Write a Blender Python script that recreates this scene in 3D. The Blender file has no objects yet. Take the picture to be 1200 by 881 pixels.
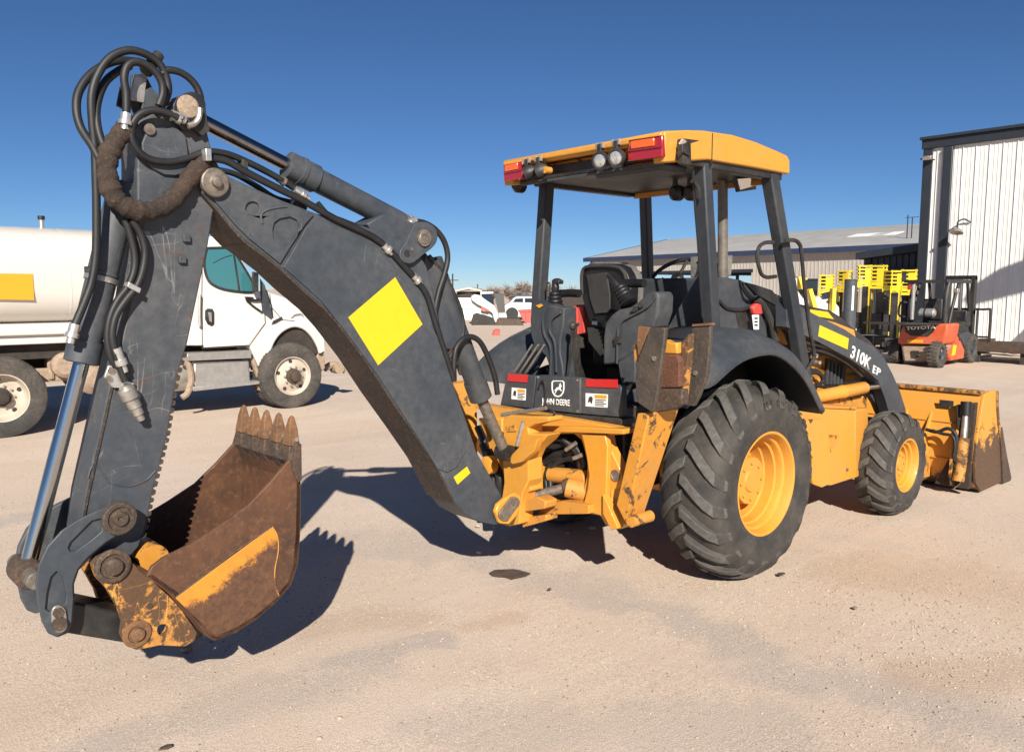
import bpy, bmesh, math, random
from mathutils import Vector, Matrix
from mathutils.geometry import tessellate_polygon
random.seed(7)
V = Vector
SC = bpy.context.scene
COL = SC.collection
PI = math.pi

# ------------------------------------------------------------------ camera
# World frame: +X = forward axis of the backhoe loader, +Y = its left side, Z up, metres,
# origin on the ground under the rear axle.  The camera was solved from the wheel sizes.
CF, CC, CYAW, CPITCH = 930.7, V((-4.429, -3.614, 1.838)), 0.850, 0.109
FW = V((math.cos(CYAW)*math.cos(CPITCH), math.sin(CYAW)*math.cos(CPITCH), -math.sin(CPITCH)))
RT = FW.cross(V((0, 0, 1))).normalized()
UP = RT.cross(FW)
cam = bpy.data.cameras.new("camera")
cam.sensor_width = 36.0
cam.lens = CF/1200*36
cam.clip_start = 0.05
cam.clip_end = 4000
camo = bpy.data.objects.new("camera", cam)
COL.objects.link(camo)
camo.matrix_world = Matrix(((RT.x, UP.x, -FW.x, CC.x), (RT.y, UP.y, -FW.y, CC.y), (RT.z, UP.z, -FW.z, CC.z), (0, 0, 0, 1)))
SC.camera = camo

# ------------------------------------------------------------------ light
SUN_AZ, SUN_EL = 234.0, 30.0           # where the sun stands (degrees, ccw from +X)
w = bpy.data.worlds.new("World")
SC.world = w
w.use_nodes = True
nt = w.node_tree
bg = nt.nodes['Background']
sky = nt.nodes.new('ShaderNodeTexSky')
sky.sky_type = 'NISHITA'
sky.sun_disc = False
sky.sun_elevation = math.radians(SUN_EL)
sky.sun_rotation = math.radians(90-SUN_AZ)
sky.altitude = 2500
sky.air_density = 0.9
sky.dust_density = 0.0
sky.ozone_density = 7.0
hsv = nt.nodes.new('ShaderNodeHueSaturation')
hsv.inputs['Saturation'].default_value = 1.04
nt.links.new(sky.outputs[0], hsv.inputs['Color'])
nt.links.new(hsv.outputs[0], bg.inputs[0])
bg.inputs[1].default_value = 0.051
sl = bpy.data.lights.new("sun", 'SUN')
sl.energy = 5.0
sl.angle = math.radians(0.5)
sl.color = (1.0, 0.93, 0.82)
so = bpy.data.objects.new("sun", sl)
COL.objects.link(so)
sa, se = math.radians(SUN_AZ), math.radians(SUN_EL)
sdir = V((math.cos(sa)*math.cos(se), math.sin(sa)*math.cos(se), math.sin(se)))
so.rotation_euler = sdir.to_track_quat('Z', 'Y').to_euler()
so.location = (0, 0, 30)
SC.view_settings.view_transform = 'Standard'
SC.view_settings.look = 'None'
SC.view_settings.exposure = 0.64
SC.view_settings.gamma = 1.0

# ------------------------------------------------------------------ surveying helpers
def ray(p):
    return FW + RT*((p[0]-600)/CF) - UP*((p[1]-440.5)/CF)
def on(p, n, d):
    v = ray(p)
    return CC + v*((d-n.dot(CC))/n.dot(v))
EX, EY, EZ = V((1, 0, 0)), V((0, 1, 0)), V((0, 0, 1))
def X(p, x): return on(p, EX, x)      # sight line p meets the plane X = x
def Y(p, y): return on(p, EY, y)
def Z(p, z=0.0): return on(p, EZ, z)
PSI = math.radians(-3)
BK = V((-1.3, 0, 0))
BD = V((-math.cos(PSI), math.sin(PSI), 0))      # rearward along the boom
BN = V((math.sin(PSI), math.cos(PSI), 0))       # across the boom, away from the near side
def B(p, o): return on(p, BN, BN.dot(BK)+o)     # o = distance across from the boom's middle plane
def Bs(ps, o): return [B(p, o) for p in ps]
def Ys(ps, y): return [Y(p, y) for p in ps]
def Xs(ps, x): return [X(p, x) for p in ps]

# ------------------------------------------------------------------ mesh helpers
def bmn(): return bmesh.new()
def face(bm, vs):
    try: return bm.faces.new(vs)
    except ValueError: return None
def slab(bm, pts, vec, holes=()):
    """flat outline (with holes) given thickness vec"""
    vec = V(vec)
    loops = [list(pts)] + [list(h) for h in holes]
    tris = tessellate_polygon(loops)
    flat = [q for l in loops for q in l]
    a = [bm.verts.new(q) for q in flat]
    b = [bm.verts.new(V(q)+vec) for q in flat]
    for t in tris:
        face(bm, [a[i] for i in t]); face(bm, [b[i] for i in reversed(t)])
    k = 0
    for l in loops:
        m = len(l)
        for i in range(m):
            j = (i+1) % m
            face(bm, [a[k+i], a[k+j], b[k+j], b[k+i]])
        k += m
    return bm
def box(bm, c, ex, ey, ez):
    """corner c and three edge vectors"""
    c, ex, ey, ez = V(c), V(ex), V(ey), V(ez)
    return slab(bm, [c, c+ex, c+ex+ey, c+ey], ez)
def bx(bm, x0, x1, y0, y1, z0, z1):
    return box(bm, (x0, y0, z0), (x1-x0, 0, 0), (0, y1-y0, 0), (0, 0, z1-z0))
def frame(ax):
    ax = V(ax).normalized()
    u = ax.orthogonal().normalized()
    if abs(ax.z) < .9:
        u = ax.cross(EZ).normalized()
    return ax, u, ax.cross(u)
def lathe(bm, o, ax, prof, n=24, caps=True):
    """profile [(distance along axis, radius)] turned about axis ax through o"""
    o = V(o); ax, u, v = frame(ax)
    rings = []
    for t, r in prof:
        rings.append([bm.verts.new(o+ax*t+(u*math.cos(2*PI*k/n)+v*math.sin(2*PI*k/n))*r) for k in range(n)])
    for a, b in zip(rings, rings[1:]):
        for k in range(n):
            face(bm, [a[k], a[(k+1) % n], b[(k+1) % n], b[k]])
    if caps:
        face(bm, list(reversed(rings[0]))); face(bm, rings[-1])
    return bm
def cyl(bm, a, b, r, r2=None, n=20):
    a, b = V(a), V(b)
    return lathe(bm, a, b-a, [(0, r), ((b-a).length, r if r2 is None else r2)], n)
def smooth(ps, k=6):
    ps = [V(q) for q in ps]
    if len(ps) < 3: return ps
    out = []
    P = [ps[0]*2-ps[1]] + ps + [ps[-1]*2-ps[-2]]
    for i in range(1, len(P)-2):
        a, b, c, d = P[i-1:i+3]
        for j in range(k):
            t = j/k
            out.append(0.5*((2*b)+(c-a)*t+(2*a-5*b+4*c-d)*t*t+(3*b-a-3*c+d)*t**3))
    out.append(ps[-1])
    return out
def tube(bm, ps, r, n=10, k=6, wob=None):
    ps = smooth(ps, k) if k else [V(q) for q in ps]
    t0 = (ps[1]-ps[0]).normalized()
    u = t0.orthogonal().normalized()
    rings = []
    for i, q in enumerate(ps):
        t = (ps[min(i+1, len(ps)-1)]-ps[max(i-1, 0)]).normalized()
        u = (u-t*u.dot(t)).normalized()
        v = t.cross(u)
        rr = r if wob is None else r*wob(i)
        rings.append([bm.verts.new(q+(u*math.cos(2*PI*a/n)+v*math.sin(2*PI*a/n))*rr) for a in range(n)])
    for a, b in zip(rings, rings[1:]):
        for j in range(n):
            face(bm, [a[j], a[(j+1) % n], b[(j+1) % n], b[j]])
    face(bm, list(reversed(rings[0]))); face(bm, rings[-1])
    return bm
def disc_pts(c, ax, r, n=16, a0=0):
    ax, u, v = frame(ax)
    return [V(c)+(u*math.cos(a0+2*PI*k/n)+v*math.sin(a0+2*PI*k/n))*r for k in range(n)]
def rot2(pts, c, a):
    return [(c[0]+(x-c[0])*math.cos(a)-(y-c[1])*math.sin(a), c[1]+(x-c[0])*math.sin(a)+(y-c[1])*math.cos(a)) for x, y in pts]
def loft(bm, A, Bq, closed=False):
    a = [bm.verts.new(q) for q in A]; b = [bm.verts.new(q) for q in Bq]
    m = len(a)
    for i in range(m if closed else m-1):
        j = (i+1) % m
        face(bm, [a[i], a[j], b[j], b[i]])
    return bm
def sheet(bm, rows, th=None):
    """grid of points rows[i][j]"""
    g = [[bm.verts.new(q) for q in r] for r in rows]
    for a, b in zip(g, g[1:]):
        for i in range(len(a)-1):
            face(bm, [a[i], a[i+1], b[i+1], b[i]])
    return bm

def obj(name, bm, mat=None, parent=None, bevel=0, smooth_ang=32, solid=0, at=None, seg=2):
    bmesh.ops.remove_doubles(bm, verts=bm.verts, dist=1e-5)
    bmesh.ops.recalc_face_normals(bm, faces=bm.faces)
    me = bpy.data.meshes.new(name)
    if at is not None:
        bmesh.ops.translate(bm, verts=bm.verts, vec=-V(at))
    elif parent is not None:
        bmesh.ops.translate(bm, verts=bm.verts, vec=-base_of(parent))
    bm.to_mesh(me); bm.free()
    o = bpy.data.objects.new(name, me)
    COL.objects.link(o)
    if mat: me.materials.append(mat)
    if smooth_ang:
        me.polygons.foreach_set('use_smooth', [True]*len(me.polygons))
        me.set_sharp_from_angle(angle=math.radians(smooth_ang))
    if solid:
        md = o.modifiers.new('solid', 'SOLIDIFY'); md.thickness = solid; md.offset = 0
    if bevel:
        md = o.modifiers.new('bevel', 'BEVEL'); md.width = bevel; md.segments = seg
        md.limit_method = 'ANGLE'; md.angle_limit = math.radians(40); md.harden_normals = False
    if parent is not None: o.parent = parent
    elif at is not None: o.location = at
    return o
BASE = {}
def base_of(o):
    while o.parent is not None: o = o.parent
    return BASE.get(o.name, V(o.location))
def tag(o, label=None, cat=None, group=None, kind=None):
    if label: o['label'] = label
    if cat: o['category'] = cat
    if group: o['group'] = group
    if kind: o['kind'] = kind
    return o
def thing(name, label, cat, loc, group=None):
    o = bpy.data.objects.new(name, None)
    COL.objects.link(o)
    o.location = loc
    o.empty_display_size = .2
    BASE[o.name] = V(loc)
    return tag(o, label, cat, group)
def copy_tree(root, delta=None, rotz=0):
    def rec(o, par):
        c = o.copy(); COL.objects.link(c)
        if par is not None: c.parent = par
        for ch in list(o.children): rec(ch, c)
        return c
    r = rec(root, None)
    return r
def text(name, body, mat, parent, o, xd, yd, width=None, height=None, bold=0.0, ext=0.002, sx=1.0):
    cu = bpy.data.curves.new(name, 'FONT')
    cu.body = body; cu.size = 1.0; cu.offset = bold; cu.extrude = 0
    cu.resolution_u = 3
    t = bpy.data.objects.new(name, cu)
    COL.objects.link(t)
    dg = bpy.context.evaluated_depsgraph_get()
    me = bpy.data.meshes.new_from_object(t.evaluated_get(dg))
    bpy.data.objects.remove(t)
    xs = [v.co.x for v in me.vertices]; ys = [v.co.y for v in me.vertices]
    x0, x1, y0, y1 = min(xs), max(xs), min(ys), max(ys)
    if height: s_y = height/(y1-y0)
    else: s_y = width/(x1-x0)
    s_x = width/(x1-x0) if width else s_y*sx
    xd, yd = V(xd).normalized(), V(yd).normalized()
    nd = xd.cross(yd)
    base = base_of(parent) if parent else V((0, 0, 0))
    bm = bmn(); bm.from_mesh(me)
    for v in bm.verts:
        v.co = V(o)+xd*((v.co.x-x0)*s_x)+yd*((v.co.y-y0)*s_y)
    r = bmesh.ops.extrude_face_region(bm, geom=list(bm.faces))
    bmesh.ops.translate(bm, verts=[e for e in r['geom'] if isinstance(e, bmesh.types.BMVert)], vec=nd*ext)
    bpy.data.meshes.remove(me)
    return obj(name, bm, mat, parent, smooth_ang=0)

# ------------------------------------------------------------------ materials
def newmat(name):
    m = bpy.data.materials.new(name); m.use_nodes = True
    t = m.node_tree
    return m, t, t.nodes['Principled BSDF']
def nd(t, typ, **kw):
    n = t.nodes.new(typ)
    for k, v in kw.items(): setattr(n, k, v)
    return n
def tc(t, sc=(1, 1, 1), rot=(0, 0, 0)):
    c = nd(t, 'ShaderNodeTexCoord'); mp = nd(t, 'ShaderNodeMapping')
    mp.inputs['Scale'].default_value = sc
    mp.inputs['Rotation'].default_value = rot
    t.links.new(c.outputs['Object'], mp.inputs[0])
    return mp.outputs[0]
def noise(t, vec, scale, detail=4, rough=.55, dist=0):
    n = nd(t, 'ShaderNodeTexNoise')
    n.inputs['Scale'].default_value = scale; n.inputs['Detail'].default_value = detail
    n.inputs['Roughness'].default_value = rough; n.inputs['Distortion'].default_value = dist
    t.links.new(vec, n.inputs['Vector'])
    return n.outputs['Fac']
def ramp(t, fac, stops):
    r = nd(t, 'ShaderNodeValToRGB')
    e = r.color_ramp.elements
    while len(e) < len(stops): e.new(.5)
    for i, (p, c) in enumerate(stops):
        e[i].position = p
        e[i].color = c if len(c) == 4 else (*c, 1)
    t.links.new(fac, r.inputs[0])
    return r.outputs[0]
def gray(a): return (a, a, a)
def mix(t, fac, a, b):
    m = nd(t, 'ShaderNodeMix', data_type='RGBA')
    if isinstance(fac, (int, float)): m.inputs[0].default_value = fac
    else: t.links.new(fac, m.inputs[0])
    for s, q in ((6, a), (7, b)):
        if isinstance(q, tuple): m.inputs[s].default_value = (*q[:3], 1)
        else: t.links.new(q, m.inputs[s])
    return m.outputs[2]
def math_(t, op, a, b=0.0):
    m = nd(t, 'ShaderNodeMath', operation=op)
    for i, q in enumerate((a, b)):
        if isinstance(q, (int, float)): m.inputs[i].default_value = q
        else: t.links.new(q, m.inputs[i])
    return m.outputs[0]
def bump(t, p, h, strength=.3, dist=.01):
    b = nd(t, 'ShaderNodeBump')
    b.inputs['Strength'].default_value = strength; b.inputs['Distance'].default_value = dist
    t.links.new(h, b.inputs['Height']); t.links.new(b.outputs[0], p.inputs['Normal'])
def paint(name, col, rough=.45, dust=(.36, .28, .2), dust_amt=.35, chip=None, chip_amt=0.0, scratch=0.0, metal=0.0, scr_col=(.6, .6, .58), sc=1.0, mott=.12, coat=0.0):
    m, t, p = newmat(name)
    v = tc(t)
    n1 = noise(t, v, 2.2*sc, 6, .62, .3)
    n2 = noise(t, v, 23*sc, 5, .65)
    c = mix(t, ramp(t, n2, [(.3, gray(0)), (.7, gray(1))]), tuple(q*(1-mott) for q in col), tuple(min(1, q*(1+mott)) for q in col))
    dm = math_(t, 'MULTIPLY', ramp(t, n1, [(.38, gray(0)), (.72, gray(1))]), ramp(t, n2, [(.25, gray(.25)), (.65, gray(1))]))
    c = mix(t, math_(t, 'MULTIPLY', dm, dust_amt), c, dust)
    r = math_(t, 'ADD', rough, math_(t, 'MULTIPLY', dm, .3))
    if chip:
        n3 = noise(t, v, 9*sc, 9, .72, .4)
        k = ramp(t, n3, [(.62-chip_amt*.35, gray(0)), (.66-chip_amt*.35, gray(1))])
        n4 = noise(t, v, 60*sc, 3)
        c = mix(t, k, c, mix(t, n4, tuple(q*.6 for q in chip), tuple(q*1.3 for q in chip)))
        r = math_(t, 'ADD', r, math_(t, 'MULTIPLY', k, .35))
    if scratch:
        tot = None
        for (s, rz, a) in ((4.1, .4, (1, 1, .22)), (5.3, 1.5, (.35, .35, 1.4)), (7.0, 2.6, (1.2, 1.2, .3))):
            vv = tc(t, a, (rz, rz*.7, rz*1.3))
            n = noise(t, vv, s*sc, 2, .5, .45)
            g = math_(t, 'ABSOLUTE', math_(t, 'SUBTRACT', n, .5))
            k = ramp(t, g, [(0.0, gray(1)), (.0035, gray(0))])
            tot = k if tot is None else math_(t, 'MAXIMUM', tot, k)
        msk = ramp(t, noise(t, v, 4.3*sc, 4, .6, .5), [(.58-scratch*.25, gray(0)), (.7-scratch*.2, gray(1))])
        c = mix(t, math_(t, 'MULTIPLY', math_(t, 'MULTIPLY', tot, msk), .8), c, scr_col)
    t.links.new(c, p.inputs['Base Color'])
    t.links.new(r, p.inputs['Roughness'])
    p.inputs['Metallic'].default_value = metal
    if coat: p.inputs['Coat Weight'].default_value = coat; p.inputs['Coat Roughness'].default_value = .12
    bump(t, p, n2, .06, .004)
    return m
def rusty(name, a=(.125, .064, .037), b=(.065, .037, .026), c=(.17, .088, .048), sc=1.0, rough=.75, bs=.35, scr=True, metal=.0):
    m, t, p = newmat(name)
    v = tc(t)
    n1 = noise(t, v, 3.5*sc, 8, .68, .5); n2 = noise(t, v, 34*sc, 6, .7)
    k = mix(t, ramp(t, n1, [(.35, gray(0)), (.62, gray(1))]), b, a)
    k = mix(t, ramp(t, n2, [(.5, gray(0)), (.75, gray(1))]), k, c)
    if scr:
        g = math_(t, 'ABSOLUTE', math_(t, 'SUBTRACT', noise(t, tc(t, (1, 1, .5), (.5, .3, .9)), 6*sc, 2, .5, 1.5), .5))
        k = mix(t, math_(t, 'MULTIPLY', ramp(t, g, [(0, gray(1)), (.004, gray(0))]), .35), k, (.45, .36, .28))
    t.links.new(k, p.inputs['Base Color'])
    p.inputs['Roughness'].default_value = rough; p.inputs['Metallic'].default_value = metal
    bump(t, p, n2, bs, .006)
    return m
def plain(name, col, rough=.5, metal=0.0, mott=.15, sc=20, bs=.05, emit=None, spec=.5):
    m, t, p = newmat(name)
    v = tc(t)
    n = noise(t, v, sc, 4, .6)
    c = mix(t, ramp(t, n, [(.3, gray(0)), (.7, gray(1))]), tuple(q*(1-mott) for q in col), tuple(min(1, q*(1+mott)) for q in col))
    t.links.new(c, p.inputs['Base Color'])
    p.inputs['Roughness'].default_value = rough; p.inputs['Metallic'].default_value = metal
    p.inputs['Specular IOR Level'].default_value = spec
    if bs: bump(t, p, n, bs, .004)
    return m

M = {}
M['grey'] = paint('grey_paint', (.042, .051, .063), .5, (.2, .18, .16), .25, scratch=.06, scr_col=(.2, .2, .2), mott=.18)
M['grey_scr'] = paint('grey_paint_scratched', (.043, .052, .064), .5, (.28, .23, .19), .22, chip=(.1, .05, .03), chip_amt=.05, scratch=.4, scr_col=(.26, .26, .255), mott=.15)
M['grey_edge'] = rusty('worn_black_edge', (.05, .034, .025), (.02, .02, .02), (.12, .085, .06), 2.0, .7, .5)
M['post'] = paint('canopy_post_shaded', (.024, .029, .037), .5, (.25, .21, .17), .12, mott=.1)  # cab grey taken darker so the posts look less lit
M['cab_grey'] = paint('cab_grey_plastic', (.033, .040, .050), .5, (.3, .26, .2), .2, mott=.1)
M['black'] = paint('black_paint', (.01, .0105, .012), .45, (.3, .25, .2), .2, mott=.2)
M['yellow'] = paint('machine_yellow', (.62, .275, .028), .45, (.4, .235, .09), .5, mott=.06, coat=.15)
M['yellow_worn'] = paint('worn_yellow', (.56, .24, .028), .52, (.32, .19, .085), .65, chip=(.085, .045, .025), chip_amt=.14, mott=.1)
M['yellow_rust'] = paint('rusted_yellow', (.5, .22, .04), .6, (.22, .12, .06), .7, chip=(.1, .055, .03), chip_amt=.42, scratch=1.0, scr_col=(.75, .4, .06), mott=.25)
M['rust'] = rusty('bucket_rust', (.118, .052, .026), (.05, .026, .017), (.165, .08, .038), .9, .6, .3, False)
M['rust_dark'] = rusty('dark_rust', (.07, .045, .032), (.035, .027, .023), (.16, .1, .06), 1.6)
M['rust_orange'] = rusty('orange_rust', (.2, .095, .04), (.1, .055, .03), (.3, .16, .075), 2.0)
M['rubber'] = plain('rubber', (.03, .029, .028), .8, mott=.35, sc=9, bs=.2)
M['hose'] = plain('hose_rubber', (.014, .014, .015), .55, mott=.35, sc=14, bs=.15)
M['sleeve'] = rusty('braided_sleeve', (.06, .038, .027), (.022, .018, .016), (.1, .065, .042), 2.2, .95, 1.2, False)
M['dust_pin'] = plain('dusty_pin_face', (.3, .23, .17), .85, 0, .35, 60, .2)
M['chrome_dusty'] = plain('dusty_chrome', (.3, .275, .26), .2, 1.0, .2, 18, .02)
M['seat'] = plain('black_vinyl', (.009, .009, .01), .5, 0, .3, 20, .1)
M['chrome'] = plain('chrome', (.5, .49, .48), .17, 1.0, .05, 8, 0)
M['steel'] = plain('dusty_steel', (.42, .39, .35), .45, .75, .25, 30, .1)
M['pin'] = plain('greasy_pin', (.2, .17, .14), .55, .5, .35, 40, .2)
M['bright'] = plain('bright_zinc', (.66, .64, .6), .35, .8, .12, 40, .05)
M['decal_y'] = plain('yellow_decal', (.68, .49, .012), .55, 0, .03, 30, 0)
M['decal_o'] = plain('amber_decal', (.66, .31, .012), .55, 0, .03, 30, 0)
M['white'] = plain('white_decal', (.82, .82, .8), .5, 0, .03, 30, 0)
M['red_refl'] = plain('red_reflector', (.5, .02, .02), .3, 0, .1, 120, .1)
M['red'] = paint('red_plastic', (.55, .045, .035), .5, (.5, .3, .22), .3)
M['rubber_dust'] = paint('dusty_rubber', (.04, .038, .036), .85, (.23, .185, .145), .55, mott=.3, sc=1.6)

def tyre_mat():
    m, t, p = newmat('tyre_tread_rubber')
    v = tc(t)
    n1 = noise(t, v, 5, 6, .65); n2 = noise(t, v, 45, 5, .7)
    c = mix(t, ramp(t, n1, [(.35, gray(0)), (.68, gray(1))]), (.022, .022, .022), (.066, .058, .049))
    c = mix(t, math_(t, 'MULTIPLY', ramp(t, n2, [(.55, gray(0)), (.75, gray(1))]), .35), c, (.16, .13, .1))
    t.links.new(c, p.inputs['Base Color']); p.inputs['Roughness'].default_value = .78
    bump(t, p, n2, .25, .004)
    return m
M['tyre'] = tyre_mat()
M['lug_top'] = plain('worn_lug_rubber', (.085, .08, .074), .85, 0, .3, 30, .3)
def glass(name, col, rough=.05):
    m, t, p = newmat(name)
    p.inputs['Base Color'].default_value = (*col, 1); p.inputs['Roughness'].default_value = rough
    p.inputs['Specular IOR Level'].default_value = .8
    p.inputs['Coat Weight'].default_value = 1.0
    return m
M['lens'] = plain('clear_lens', (.6, .6, .58), .12, .6, .2, 60, .2)
M['lens_red'] = glass('red_lens', (.34, .012, .012), .15)
M['lens_amber'] = glass('amber_lens', (.75, .12, .01), .2)
M['mirror'] = plain('mirror', (.75, .75, .75), .03, 1.0, 0, 5, 0)

# ------------------------------------------------------------------ ground
def seg_mask(t, v, p, q, wid, nz):
    """soft band of half-width wid round the ground line p-q, its edge broken by noise nz"""
    a, b = Z(p), Z(q)
    a = V((a.x, a.y, 0)); ba = V((b.x, b.y, 0))-a
    def vm(op, *ins):
        n = nd(t, 'ShaderNodeVectorMath', operation=op)
        for i, k in enumerate(ins):
            if isinstance(k, Vector): n.inputs[i].default_value = k
            else: t.links.new(k, n.inputs[i])
        return n
    pa = vm('SUBTRACT', v, a)
    h = math_(t, 'DIVIDE', vm('DOT_PRODUCT', pa.outputs[0], ba).outputs['Value'], ba.dot(ba))
    h.node.use_clamp = True
    sc = nd(t, 'ShaderNodeVectorMath', operation='SCALE'); sc.inputs[0].default_value = ba
    t.links.new(h, sc.inputs['Scale'])
    d = vm('LENGTH', vm('SUBTRACT', pa.outputs[0], sc.outputs[0]).outputs[0]).outputs['Value']
    d = math_(t, 'ADD', math_(t, 'DIVIDE', d, wid), math_(t, 'MULTIPLY', math_(t, 'SUBTRACT', nz, .5), 3.2))
    return ramp(t, d, [(.35, gray(1)), (1.0, gray(0))])
def ground_mat():
    m, t, p = newmat('caliche_ground')
    v = tc(t)
    big = noise(t, v, .22, 5, .6, .4)
    med = noise(t, v, 1.3, 7, .62, .4)
    lane = noise(t, tc(t, (.22, 1.5, 1), (0, 0, .08)), .9, 6, .62, .3)      # traffic runs along X
    fine = noise(t, v, 34, 5, .7)
    grain = noise(t, v, 150, 3, .65)
    tiny = noise(t, v, 95, 4, .75)
    c = mix(t, ramp(t, med, [(.32, gray(0)), (.68, gray(1))]), (.55, .445, .37), (.65, .545, .465))
    c = mix(t, ramp(t, big, [(.4, gray(0)), (.62, gray(1))]), c, (.6, .475, .375))
    c = mix(t, math_(t, 'MULTIPLY', ramp(t, lane, [(.5, gray(0)), (.7, gray(1))]), .4), c, (.45, .345, .275))
    c = mix(t, math_(t, 'MULTIPLY', ramp(t, lane, [(.28, gray(1)), (.42, gray(0))]), .4), c, (.69, .585, .49))
    n5 = noise(t, v, 2.6, 8, .7, .6)
    # worn asphalt showing through the dirt in bands
    mk = None
    for pp, qq, wid, amt in (((400, 640), (560, 640), .5, .7), ((560, 655), (700, 690), .32, .8), ((690, 700), (790, 715), .2, 1), ((780, 720), (900, 770), .3, 1), ((890, 775), (1010, 800), .3, .85), ((1000, 800), (1250, 870), .3, .9),
                             ((395, 778), (525, 748), .13, 1.2), ((130, 870), (420, 785), .28, .7), ((520, 850), (900, 845), .32, .6), ((240, 800), (60, 700), .3, .35), ((0, 610), (60, 598), .25, .9), ((980, 630), (1060, 640), .2, .4)):
        k = math_(t, 'MULTIPLY', seg_mask(t, v, pp, qq, wid, n5), amt)
        mk = k if mk is None else math_(t, 'MAXIMUM', mk, k)
    mk = ramp(t, math_(t, 'ADD', mk, math_(t, 'ADD', math_(t, 'MULTIPLY', math_(t, 'SUBTRACT', fine, .5), .9), math_(t, 'MULTIPLY', math_(t, 'SUBTRACT', grain, .5), .9))), [(.1, gray(0)), (1.15, gray(.9))])
    c = mix(t, math_(t, 'MULTIPLY', mk, .7), c, (.38, .345, .325))
    # brown stained patches
    bs = None
    for pp, qq, wid in (((380, 730), (480, 722), .2), ((540, 735), (600, 722), .12), ((1000, 665), (1180, 690), .5), ((1080, 790), (1180, 780), .25)):
        k = seg_mask(t, v, pp, qq, wid, n5)
        bs = k if bs is None else math_(t, 'MAXIMUM', bs, k)
    c = mix(t, math_(t, 'MULTIPLY', bs, .5), c, (.47, .335, .235))
    # grain: dark and pale grit of mixed size
    c = mix(t, math_(t, 'MULTIPLY', ramp(t, grain, [(.34, gray(1)), (.5, gray(0))]), .6), c, (.3, .225, .165))
    c = mix(t, math_(t, 'MULTIPLY', ramp(t, grain, [(.52, gray(0)), (.64, gray(1))]), .55), c, (.82, .7, .56))
    c = mix(t, math_(t, 'MULTIPLY', ramp(t, tiny, [(.66, gray(0)), (.71, gray(1))]), .7), c, (.85, .74, .6))
    c = mix(t, math_(t, 'MULTIPLY', ramp(t, tiny, [(.27, gray(1)), (.32, gray(0))]), .7), c, (.17, .12, .09))
    c = mix(t, math_(t, 'MULTIPLY', ramp(t, fine, [(.3, gray(1)), (.5, gray(0))]), .18), c, (.36, .27, .2))
    t.links.new(c, p.inputs['Base Color']); p.inputs['Roughness'].default_value = .95
    p.inputs['Specular IOR Level'].default_value = .15
    h = math_(t, 'ADD', math_(t, 'MULTIPLY', fine, .35), math_(t, 'ADD', math_(t, 'MULTIPLY', tiny, .3), math_(t, 'MULTIPLY', lane, 1.2)))
    bump(t, p, h, .5, .018)
    return m
M['ground'] = ground_mat()
bm = bmn()
xs = [-900, -200, -60, -20] + [-8+.4*i for i in range(60)] + [24, 40, 80, 200, 900, 2500]
ys = [-900, -200, -60, -20] + [-8+.4*i for i in range(70)] + [30, 50, 90, 200, 900, 2500]
def gz(x, y):
    if not (-7.9 < x < 15 and -7.9 < y < 19): return 0
    return .006*math.sin(x*1.7+y*.6)+.005*math.sin(y*2.3-x*.9)-.008
sheet(bm, [[V((a, b, gz(a, b))) for b in ys] for a in xs])
tag(obj('ground', bm, M['ground']), kind='structure')

# ================================================================== BACKHOE LOADER
T = thing('backhoe_loader', 'dusty yellow and grey backhoe loader with canopy in front of the white tank truck', 'backhoe loader', (0, 0, 0))

def hose(ps, r, parent=T, mat='hose', name='hose', n=10):
    return obj(name, tube(bmn(), ps, r, n), M[mat], parent, smooth_ang=60)
def bolt(c, ax, r, h, parent, mat='pin', name='bolt', n=6):
    ax = V(ax).normalized()
    return obj(name, cyl(bmn(), V(c), V(c)+ax*h, r, n=n), M[mat], parent)
NEAR = -BN

# ---------------------------------------------------------------- boom
BO = -.12
boom_out = [(237, 226), (239, 216), (243, 208), (250, 203), (259, 202), (290, 217), (328, 234), (370, 250), (410, 261), (447, 271), (470, 282), (487, 291), (500, 312), (508, 345), (516, 385),
            (531, 448), (548, 497), (558, 528), (572, 553), (584, 574), (594, 592), (596, 604), (590, 613), (580, 615), (561, 611), (545, 602), (533, 588), (509, 541), (482, 501), (454, 461), (427, 419), (400, 383), (381, 361), (352, 336), (328, 313), (305, 295), (288, 283), (272, 267), (255, 246)]
boom = obj('boom', slab(bmn(), Bs(boom_out, BO), BN*.24), M['grey'], T, bevel=.006)
# outer skin plate with cut-out pockets at the tip, standing proud of the boom side
tip = [(239, 222), (242, 210), (250, 205.5), (259, 205), (290, 220), (328, 237), (366, 252), (357, 262), (341, 286), (327, 309), (305, 291), (290, 279), (274, 263), (257, 243)]
hole1 = [(294.5+8.5*math.cos(a), 244.6+8.5*math.sin(a)) for a in [2*PI*k/14 for k in range(14)]]
hole2 = [(318, 270), (320, 261), (327, 256), (338, 254), (347, 258), (350, 266), (346, 278), (339, 287), (331, 291), (323, 287), (319, 279)]
hole3 = [(263, 240), (268, 240), (308, 276), (313, 290), (310, 291), (290, 275), (271, 257)]
o = obj('side_plate', slab(bmn(), Bs(tip, BO-.0005), NEAR*.011, [Bs(hole1, BO-.0005), Bs(hole2, BO-.0005)]), M['grey'], boom, bevel=.002)
rein = [(368, 257), (404, 269), (445, 293), (467, 322), (492, 357), (511, 394), (530, 450), (546, 500), (545, 528), (535, 546), (523, 553), (512, 549), (498, 526), (470, 483), (440, 437), (410, 396), (375, 352), (346, 326), (331, 313), (345, 290), (357, 268)]
obj('reinforcement_plate', slab(bmn(), Bs(rein, BO-.0005), NEAR*.009), M['grey'], boom, bevel=.002)
# weld ridge between the pockets
for ps in ([(307, 262), (306, 252), (311, 247), (321, 244), (336, 242)],):
    obj('weld_bead', tube(bmn(), Bs(ps, BO-.012), .006, 6), M['grey'], boom)
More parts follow.
